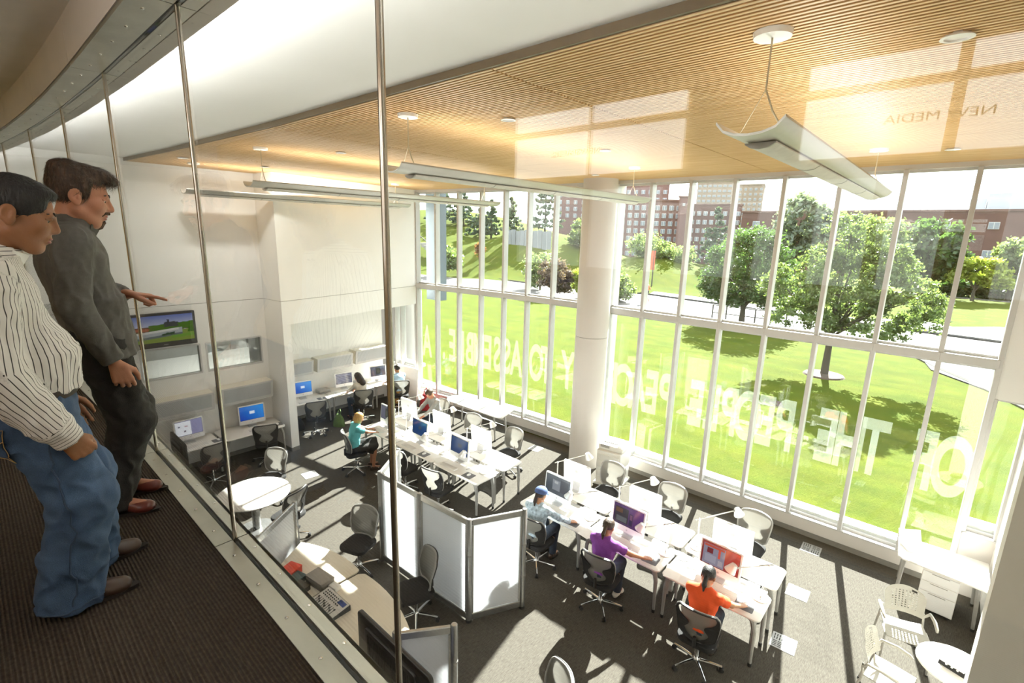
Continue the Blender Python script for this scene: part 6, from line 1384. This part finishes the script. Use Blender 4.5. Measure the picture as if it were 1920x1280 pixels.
def front_person():
    t = thing('person', 'standing person in a black striped white shirt and blue jeans at the picture edge', 'person', (-2.50, .10, ZB)); t['skin'] = 'skin_brown'
    HR = hframe((.16, 1, -.34)); q = 1.03
    j = dict(pel=(0, .005, .84), waist=(0, .015, 1.00), chest=(0, -.055, 1.20), neck=(0, -.035, 1.375), head=(.005, .060, 1.520), HR=HR, shL=(-.19, -.06, 1.315), shR=(.19, -.065, 1.31),
             elL=(-.25, -.05, 1.03), wrL=(-.22, .10, .78), elR=(.235, -.085, 1.00), wrR=(.205, .065, .735), hipL=(-.09, 0, .80), hipR=(.09, 0, .80), knL=(-.12, .125, .45), knR=(.10, .090, .44), anL=(-.155, .115, .085), anR=(.10, .02, .085), toeL=(-.15, .245, .035), toeR=(.13, .155, .035))
    HP, T = head_prims(j['head'], HR, q, .97)
    P = body_prims(j, 1.0, q) + HP
    P += hand_prims(j['wrR'], (-.05, .62, -1), (-1, -.2, -.1), (0, 1, .5), FIST, 1.02, (.3, .9, .9)); P += hand_prims(j['wrL'], (.0, .4, -1), (1, 0, 0), (0, 1, .4), RELAX, 1.02)
    skin('body', P, .0058, 'skin_brown', t); face_parts(t, j['head'], HR, q, .003)
    E = lambda p, r, k=.015, s=1: ell(T(*p), A3(*r) * q, HR, k, s)
    B = lambda c, h, s=-1, k=.010: rbox(T(*c), A3(*h) * q, HR, k, s)
    hair = [E((0, -.013, .040), (.080, .102, .090)), E((0, .045, .092), (.054, .040, .022), .02)]
    hair += [B((0, .13, -.045), (.12, .060, .118)), B((0, .0, -.160), (.14, .20, .105)), B((.09, .004, -.060), (.035, .026, .042)), B((-.09, .004, -.060), (.035, .026, .042))]
    h_ = skin('hair', hair, .004, 'hair_black', t, disp=lambda V, n: tuft(V, n, .0015, 160)); strands(h_, 4200, .022, HR, flow_crop, 'hair_black', .0013, .22)
    cuffA, cuffB = A3(*j['elR']) * .22 + A3(*j['wrR']) * .78, A3(*j['elR']) * -.05 + A3(*j['wrR']) * 1.05
    sh = [ell((0, -.055, 1.20), (.195, .138, .185), None, .06), ell((0, .012, 1.00), (.185, .145, .15), None, .07), cone((0, .015, 1.02), (0, .022, .875), .160, .150, .03, 1, (1.1, .88)), cap((-.18, -.06, 1.31), (.18, -.065, 1.305), .064, None, .06), cap((0, -.05, 1.36), (.15, -.06, 1.325), .062, .05, .05), cap((0, -.05, 1.36), (-.15, -.06, 1.325), .062, .05, .05),
          cap(j['shR'], j['elR'], .078, .076, .04), cap(j['elR'], cuffA, .076, .062, .03), cone(cuffA, cuffB, .052, .046, .008), cap(j['shL'], j['elL'], .076, .072, .04), cap(j['elL'], A3(*j['elL']) * .2 + A3(*j['wrL']) * .8, .070, .052, .03),
          cone((0, -.040, 1.355), (0, -.020, 1.415), .080, .076, .02), cone((0, -.03, 1.36), (0, -.01, 1.47), .062, .062, .008, -1), cap((0, .06, 1.43), (0, .095, 1.33), .016, .010, .01, -1)]
    def stripe(V):
        def seg(a, b):
            d = b - a; tt = np.clip(((V - a) @ d) / (d @ d), 0, 1); return np.linalg.norm(V - a - tt[:, None] * d, axis=1), tt
        aS, aE, aW = A3(*j['shR']), A3(*j['elR']), A3(*j['wrR']); d1, t1 = seg(aS - A3(0, 0, .03), aE); d2, t2 = seg(aE, aW); out = np.zeros(len(V))
        ang = np.arctan2(V[:, 0] * .9, V[:, 1] + .01); tor = ang * .165 / .0185
        arm = np.minimum(d1, d2) < .088; arm &= V[:, 0] > .13; f = _frame(aE - aS); r1 = (V - aS) @ f; f2 = _frame(aW - aE); r2 = (V - aE) @ f2
        a1 = np.arctan2(r1[:, 1], r1[:, 0]) * .072 / .0175; a2 = np.arctan2(r2[:, 1], r2[:, 0]) * .072 / .0175
        up = d1 < d2; out = np.where(arm, np.where(up, a1, a2), tor)
        w = ((V - cuffA) @ ((cuffB - cuffA) / np.linalg.norm(cuffB - cuffA))); cu = arm & (w > .004) & ~up; out = np.where(cu, w / .0125, out)
        left = (V[:, 0] < -.19); out = np.where(left, V[:, 1] / .018, out); yo = V[:, 2] > 1.37; return np.where(yo & ~arm, (V[:, 2]) / .014, out)
    so_ = skin('shirt', sh, .0058, 'shirt_striped', t, disp=folds(.0060, 44, (1, 1, .5), 7), attr=stripe)
    for s in (-1, 1): MB().extr([(0, 0), (.078, .014), (.056, -.060), (.010, -.052)], (s * .006, .070, 1.375), V3((s * .76, -.64, .10)), V3((s * .25, .40, .88)), V3((s * .5, .8, .2)), .006).build('collar', 'paper', so_, bevel=.002, seg=1)
    tr = [ell((0, -.008, .83), (.180, .135, .115), None, .05), ell((.08, -.075, .77), (.085, .065, .085), None, .04), ell((-.08, -.075, .77), (.085, .065, .085), None, .04)]
    for s in 'LR':
        hp, kn, an = A3(*j['hip' + s]), A3(*j['kn' + s]), A3(*j['an' + s]); tr += [cap(hp, kn, .108, .096, .05), cap(kn, an + (kn - an) * .35 + A3(0, -.012, 0), .096, .094, .05), cone(an + (kn - an) * .45 + A3(0, -.012, 0), an + A3(0, -.018, -.066), .094, .098, .03, 1, (.92, 1.08)), cone(an + A3(0, 0, .03), an + A3(0, 0, -.10), .062, .072, .015, -1)]
    je = skin('jeans', tr, .0068, 'denim', t, disp=folds(.0075, 30, (1, 1, .9), 11))
    # belt, back pocket, label and side seam, all following the cloth
    ring = [(.186 * math.sin(a), -.006 + .146 * math.cos(a)) for a in [2 * PI * k / 40 for k in range(40)]]
    MB().surf(lambda u, v: (ring[int(round(u * 40)) % 40][0], ring[int(round(u * 40)) % 40][1], .862 + .034 * v + .012 * ring[int(round(u * 40)) % 40][1]), 40, 2, (0, 0, 0.0005)).build('belt', 'belt_brown', t, smooth=True)
    MB().span((-.028, .140, .862), (.028, .150, .902)).build('buckle', 'chrome', t, bevel=.006)
    from mathutils.bvhtree import BVHTree
    bm = bmesh.new(); bm.from_mesh(je.data); bv = BVHTree.FromBMesh(bm)
    def on(p, off=.004):
        h, n, _, _ = bv.find_nearest(V3(p)); return h + n * off
    def patch(name, pts, mat, nu=8, off=.004):
        a, b, c, d = [V3(p) for p in pts]; mb = MB(); g = [[on(a.lerp(b, i / nu).lerp(d.lerp(c, i / nu), k / nu), off) for k in range(nu + 1)] for i in range(nu + 1)]
        mb.add([p for r in g for p in r], [(i * (nu + 1) + k, (i + 1) * (nu + 1) + k, (i + 1) * (nu + 1) + k + 1, i * (nu + 1) + k + 1) for i in range(nu) for k in range(nu)]); return mb.build(name, mat, t, smooth=True)
    pk = [(.06, -.20, .80), (.19, -.09, .80), (.175, -.10, .655), (.08, -.20, .655)]
    patch('back_pocket', pk, 'denim_seam', 8, .003); q4 = [V3(p) for p in pk]; cen = sum(q4, V3()) / 4; patch('pocket_face', [tuple(cen + (p - cen) * .93) for p in q4], 'denim', 8, .006)
    st = MB(); loop = []
    for a, b in zip(q4, q4[1:] + q4[:1]): loop += [on(a.lerp(b, k / 8), .0065) for k in range(8)]
    st.tube(loop, .0012, 5, True); st.tube([on(q4[0].lerp(q4[3], .45).lerp(q4[1].lerp(q4[2], .30), k / 10) - V3((0, 0, .02 * (1 - abs(k - 5) / 5))), .0075) for k in range(11)], .0015, 5); st.build('pocket_stitching', 'stitch', t)
    patch('leather_label', [(.03, -.20, .862), (.12, -.17, .862), (.12, -.17, .828), (.03, -.20, .828)], 'patch_tan', 5, .005)
    MB().tube([on((.26, .015 - .01 * math.sin(k / 3), .86 - .80 * k / 26), .001) for k in range(27)], .003, 6).build('side_seam', 'denim_seam', t, smooth=True)
    hm = MB()
    for s in 'LR':
        an = A3(*j['an' + s]); c = an + A3(0, -.018, -.058); hm.tube([on((c[0] + .15 * math.cos(a), c[1] + .15 * math.sin(a), c[2] + .012), .0005) for a in [2 * PI * k / 28 for k in range(28)]], .0028, 5, True)
    hm.build('hem_stitching', 'denim_seam', t, smooth=True); bm.free()
    for s in 'LR': shoe(t, j['an' + s], j['toe' + s], 'shoe_brown', .003)
front_person()
# ---------------------------------------------------------------- people at the desks
def ik(S, W, l1, l2, bend):
    S, W, bend = A3(*S), A3(*W), A3(*bend); d = W - S; L = np.linalg.norm(d)
    if L > (l1 + l2) * .995: W = S + d / L * (l1 + l2) * .995; d = W - S; L = np.linalg.norm(d)
    a = (l1 * l1 - l2 * l2 + L * L) / (2 * L); h = math.sqrt(max(l1 * l1 - a * a, 1e-6)); n = d / L; b = bend - n * (bend @ n); b /= np.linalg.norm(b); return S + n * a + b * h, W
def seated(label, x, y, deg, skinm, top, bottom, hair, hairm, handR, handL, lean=.02, look=(0, 1, -.45), sleeve='short', shoes='shoe_brown', res=.0105, dz=0.0, kn=(.11, .40), capm=None):
    t = thing('person', label, 'person', (x, y, 0), math.radians(deg), 'people working at the desks'); t['skin'] = skinm; ca, sa = math.cos(math.radians(-deg)), math.sin(math.radians(-deg))
    loc = lambda w: A3((w[0] - x) * ca - (w[1] - y) * sa, (w[0] - x) * sa + (w[1] - y) * ca, w[2])
    HR = hframe(look); hz = 1.275 + dz; hd = A3(0, .06 + lean * 1.6, hz)
    j = dict(pel=(0, -.05, .635), waist=(0, -.045 + lean * .3, .79), chest=(0, -.02 + lean * .8, .975 + dz), neck=(0, .0 + lean, 1.145 + dz), head=hd, HR=HR, shL=(-.165, -.01 + lean, 1.085 + dz), shR=(.165, -.01 + lean, 1.085 + dz), hipL=(-.085, -.03, .60), hipR=(.085, -.03, .60), knL=(-kn[0], kn[1], .575), knR=(kn[0], kn[1], .575), anL=(-kn[0] + .01, kn[1] - .03, .10), anR=(kn[0] - .01, kn[1] - .05, .10), toeL=(-kn[0], kn[1] + .11, .045), toeR=(kn[0], kn[1] + .09, .045))
    for s, w, sg in (('R', handR, 1), ('L', handL, -1)):
        W = loc(w) - A3(0, .075, -.012); j['el' + s], j['wr' + s] = ik(j['sh' + s], W, .285, .255, (sg * .75, -.25, -.6))
    HP, T = head_prims(hd, HR, 1.0); P = body_prims(j, .92) + HP
    for s, sg in (('R', 1), ('L', -1)):
        d = A3(*j['wr' + s]) - A3(*j['el' + s]); d[2] = -.05; P += hand_prims(j['wr' + s], d, (0, .2, -1), (-sg, 0, 0), [(.25, .35, .25)] * 4, 1.0)
    P += [ell(T(sg * .079, -.014, -.008), (.011, .022, .030), HR, .008) for sg in (-1, 1)]
    skin('body', P, res * .82, skinm, t)
    sh = [ell(j['chest'], (.180, .125, .18), None, .06), ell(j['waist'], (.155, .118, .15), None, .06), cone(A3(*j['waist']), A3(*j['pel']) + A3(0, .0, .01), .148, .162, .03, 1, (1.08, .84)), cap(j['shL'], j['shR'], .058, None, .05), cap(j['neck'], j['shL'], .05, .045, .04), cap(j['neck'], j['shR'], .05, .045, .04)]
    for s in 'LR':
        S, E_, W = A3(*j['sh' + s]), A3(*j['el' + s]), A3(*j['wr' + s])
        if sleeve == 'short': sh += [cone(S, S + (E_ - S) * .62, .062, .066, .03)]
        else: sh += [cap(S, E_, .060, .050, .03), cap(E_, E_ + (W - E_) * .7, .050, .042, .02), cone(E_ + (W - E_) * .7, E_ + (W - E_) * .93, .042, .037, .01)]
    skin('shirt', sh, res, top, t, disp=folds(.004, 26, (1, 1, .6), 3))
    tr = [ell(j['pel'], (.172, .128, .115), None, .05)]
    for s in 'LR':
        hp, k_, an = A3(*j['hip' + s]), A3(*j['kn' + s]), A3(*j['an' + s]); tr += [cap(hp, k_, .092, .072, .05)]
        if bottom != 'skirt_black': tr += [cap(k_, an + (k_ - an) * .3, .070, .058, .03), cone(an + (k_ - an) * .32, an + A3(0, 0, -.01), .060, .058, .015)]
    if bottom == 'skirt_black': tr += [cone(A3(0, .05, .60), A3(0, kn[1] + .06, .575), .15, .16, .06, 1, (.62, 1.1)), cone(A3(0, kn[1] - .02, .58), A3(0, kn[1] - .05, .40), .13, .14, .05, 1, (1.1, .62))]
    skin('skirt' if bottom == 'skirt_black' else 'trousers', tr, res, 'trouser_black' if bottom == 'skirt_black' else bottom, t, disp=folds(.004, 24, (1, 1, .8), 6))
    E = lambda p, r, k=.015, s=1: ell(T(*p), A3(*r), HR, k, s)
    B = lambda c, h, s=-1, k=.010: rbox(T(*c), A3(*h), HR, k, s)
    Hh = [E((0, -.013, .040), (.085, .106, .094))]; cut = [B((0, .13, -.045), (.12, .066, .116))]
    if hair == 'short': cut += [B((0, .0, -.150), (.14, .20, .105)), B((.09, .006, -.060), (.035, .026, .045)), B((-.09, .006, -.060), (.035, .026, .045))]; Hh += [E((0, .055, .092), (.056, .045, .03), .02)]
    elif hair == 'bob': Hh += [E((0, -.035, -.035), (.092, .085, .090), .03), E((.065, .01, -.03), (.03, .05, .085), .02), E((-.065, .01, -.03), (.03, .05, .085), .02)]; cut += [B((0, .0, -.215), (.2, .2, .10), -1, .02)]
    elif hair == 'pony': Hh += [cap(T(0, -.105, .01), T(0, -.125, -.10), .028, .026, .02), cap(T(0, -.125, -.10), T(0, -.11, -.17), .026, .010, .02)]; cut += [B((0, .02, -.150), (.14, .16, .105)), B((.09, .01, -.05), (.035, .03, .05)), B((-.09, .01, -.05), (.035, .03, .05))]
    elif hair == 'long': Hh += [cap(T(0, -.07, 0), T(0, -.115, -.22), .075, .085, .04), cap(T(.055, -.02, 0), T(.075, -.05, -.16), .035, .035, .03), cap(T(-.055, -.02, 0), T(-.075, -.05, -.16), .035, .035, .03)]
    skin('hair', Hh + (cut if hair != 'pony' else cut[:1] + cut[2:]), .007, hairm, t, disp=lambda V, n: tuft(V, n, .0014, 110))
    if capm:
        c = skin('cap', [E((0, -.008, .050), (.100, .118, .096)), B((0, 0, -.07), (.2, .2, .105))], .006, capm, t); MB().surf(lambda u, v: T((u * 2 - 1) * .075, max(.0, .098 - .045 * (2 * u - 1) ** 2) + .10 * v * (1 - .45 * (2 * u - 1) ** 2), .060 - .02 * v - .03 * (2 * u - 1) ** 2), 10, 4, (0, 0, -.005)).build('brim', capm, c, smooth=True)
    for s in 'LR': shoe(t, j['an' + s], j['toe' + s], shoes, .003)
    return t
seated('person with a dark ponytail in an orange shirt using a mouse', -1.69, 5.60, 4, 'skin_tan', 'shirt_orange', 'jeans_dark', 'pony', 'hair_black', (-1.36, 6.16, .775), (-1.92, 6.12, .775), .02)
seated('person with tied back brown hair in a purple shirt using a mouse', -3.15, 5.64, 4, 'skin_light', 'shirt_purple', 'jeans_dark', 'pony', 'hair_brown', (-2.68, 6.17, .775), (-3.34, 6.12, .775), .02, shoes='shoe_white')
seated('person in a blue cap and pale patterned shirt beside the white screens', -4.41, 5.68, 6, 'skin_tan', 'shirt_paleblue', 'jeans_dark', 'pony', 'hair_dark', (-4.06, 6.17, .775), (-4.62, 6.14, .79), .0, (.12, 1, -.3), 'long', capm='cap_blue')
seated('blond person in a turquoise shirt and black skirt typing', -9.40, 5.36, -14, 'skin_light', 'shirt_turquoise', 'skirt_black', 'bob', 'hair_blond', (-9.34, 5.98, .775), (-9.62, 6.0, .775), .02)
seated('person in a grey top bent over a notebook on the window side', -9.60, 7.80, 178, 'skin_light', 'shirt_greymarl', 'jeans_dark', 'short', 'hair_brown', (-9.72, 7.18, .775), (-9.42, 7.16, .775), .07, (0, 1, -.75), 'long')
seated('long haired person in a cream sweater writing at the wall desk', -12.04, 7.12, 98, 'skin_light', 'shirt_cream', 'jeans_dark', 'long', 'hair_dark', (-12.62, 7.22, .775), (-12.60, 6.98, .775), .05, (0, 1, -.6), 'long')
seated('person in a light blue shirt and tan trousers at the last wall desk', -12.02, 8.38, 84, 'skin_tan', 'shirt_lightblue', 'trouser_khaki', 'short', 'hair_black', (-12.58, 8.50, .775), (-12.58, 8.22, .775), .02, (0, 1, -.35))
def runner():
    t = thing('person', 'small far runner in light clothes on the road outside', 'person', (-18.48, 37.0, .02), math.radians(70)); t['skin'] = 'skin_tan'; HR = hframe((0, 1, 0)); hd = A3(0, .08, 1.62)
    j = dict(pel=(0, 0, .95), waist=(0, .02, 1.12), chest=(0, .05, 1.32), neck=(0, .06, 1.48), head=hd, HR=HR, shL=(-.17, .05, 1.42), shR=(.17, .05, 1.42), elL=(-.22, .12, 1.16), wrL=(-.1, .30, 1.24), elR=(.23, -.12, 1.18), wrR=(.2, .05, 1.05), hipL=(-.09, 0, .92), hipR=(.09, 0, .92), knL=(-.09, -.05, .50), knR=(.09, .28, .62), anL=(-.09, -.32, .32), anR=(.09, .20, .10), toeL=(-.09, -.30, .17), toeR=(.09, .33, .05))
    HP, T = head_prims(hd, HR, 1.0); P = body_prims(j, .95) + HP
    for s, sg in (('R', 1), ('L', -1)): P += hand_prims(j['wr' + s], A3(*j['wr' + s]) - A3(*j['el' + s]), (-sg, 0, 0), (0, .3, 1), FIST, 1.0)
    skin('body', P, .018, 'skin_tan', t); skin('shirt', [ell(j['chest'], (.175, .125, .18), None, .06), ell(j['waist'], (.15, .115, .15), None, .06), cap(j['shL'], j['shR'], .06, None, .05)], .02, 'shirt_orange', t)
    skin('shorts', [ell(j['pel'], (.175, .13, .12), None, .05), cone(j['hipL'], A3(*j['hipL']) * .4 + A3(*j['knL']) * .6, .10, .10, .03), cone(j['hipR'], A3(*j['hipR']) * .4 + A3(*j['knR']) * .6, .10, .10, .03)], .02, 'trouser_black', t); skin('hair', [ell(T(0, -.013, .045), (.083, .103, .092), HR), rbox(T(0, .13, -.045), (.12, .066, .11), HR, .01, -1), rbox(T(0, 0, -.15), (.14, .2, .105), HR, .01, -1)], .015, 'hair_brown', t)
runner()
# ---- fill lights added for the ceiling: in pendant wings, over the glass head track
for x, e in ((-1.0, 22), (-4.42, 28), (-8.08, 38), (-11.2, 50)):
    d = bpy.data.lights.new('pendant_fill', 'AREA'); d.shape = 'RECTANGLE'; d.size = .12; d.size_y = 4.9; d.energy = e; d.color = (1, .96, .90); o = bpy.data.objects.new('pendant_fill', d); COL.objects.link(o); o.location = (x, 5.70, 5.99); o.rotation_euler = (PI, 0, 0)
for x0, x1 in ((3.0, -3.5), (-3.5, -6.0), (-6.0, -8.0), (-8.0, -10.0), (-10.0, -12.0)):
    y = (yg(x0) + yg(x1)) / 2 + .115; d = bpy.data.lights.new('soffit_fill', 'AREA'); d.shape = 'RECTANGLE'; d.size = x0 - x1; d.size_y = .03; d.energy = 24.0 * (x0 - x1); d.color = (1, .99, .97); o = bpy.data.objects.new('soffit_fill', d); COL.objects.link(o); o.location = ((x0 + x1) / 2, y - .012, 6.242); o.rotation_euler = (math.radians(180 - 66), 0, math.atan2(yg(x0) - yg(x1), x0 - x1))
for k, y in enumerate((2.9, 4.3)):  # spot lamps added to brighten the left wall
    t = thing('fill_downlight', ['recessed fill light added over the television', 'recessed fill light added over the slot window by the fin'][k], 'downlight', (-10.5, y, 6.53)); MB().lathe([(.085, 0), (.09, -.008), (.07, -.01), (.06, .02), (0, .03)], (0, 0, 0), 22).build('trim_ring', 'white_gloss', t, smooth=True)
    d = bpy.data.lights.new('wall_fill_lamp', 'SPOT'); d.energy = 85; d.spot_size = math.radians(110); d.spot_blend = 1.0; d.shadow_soft_size = .06; d.color = (1, .97, .92); o = bpy.data.objects.new('wall_fill_lamp', d); COL.objects.link(o); o.parent = t; o.location = (0, 0, -.02); o.rotation_euler = (0, math.radians(38), 0)
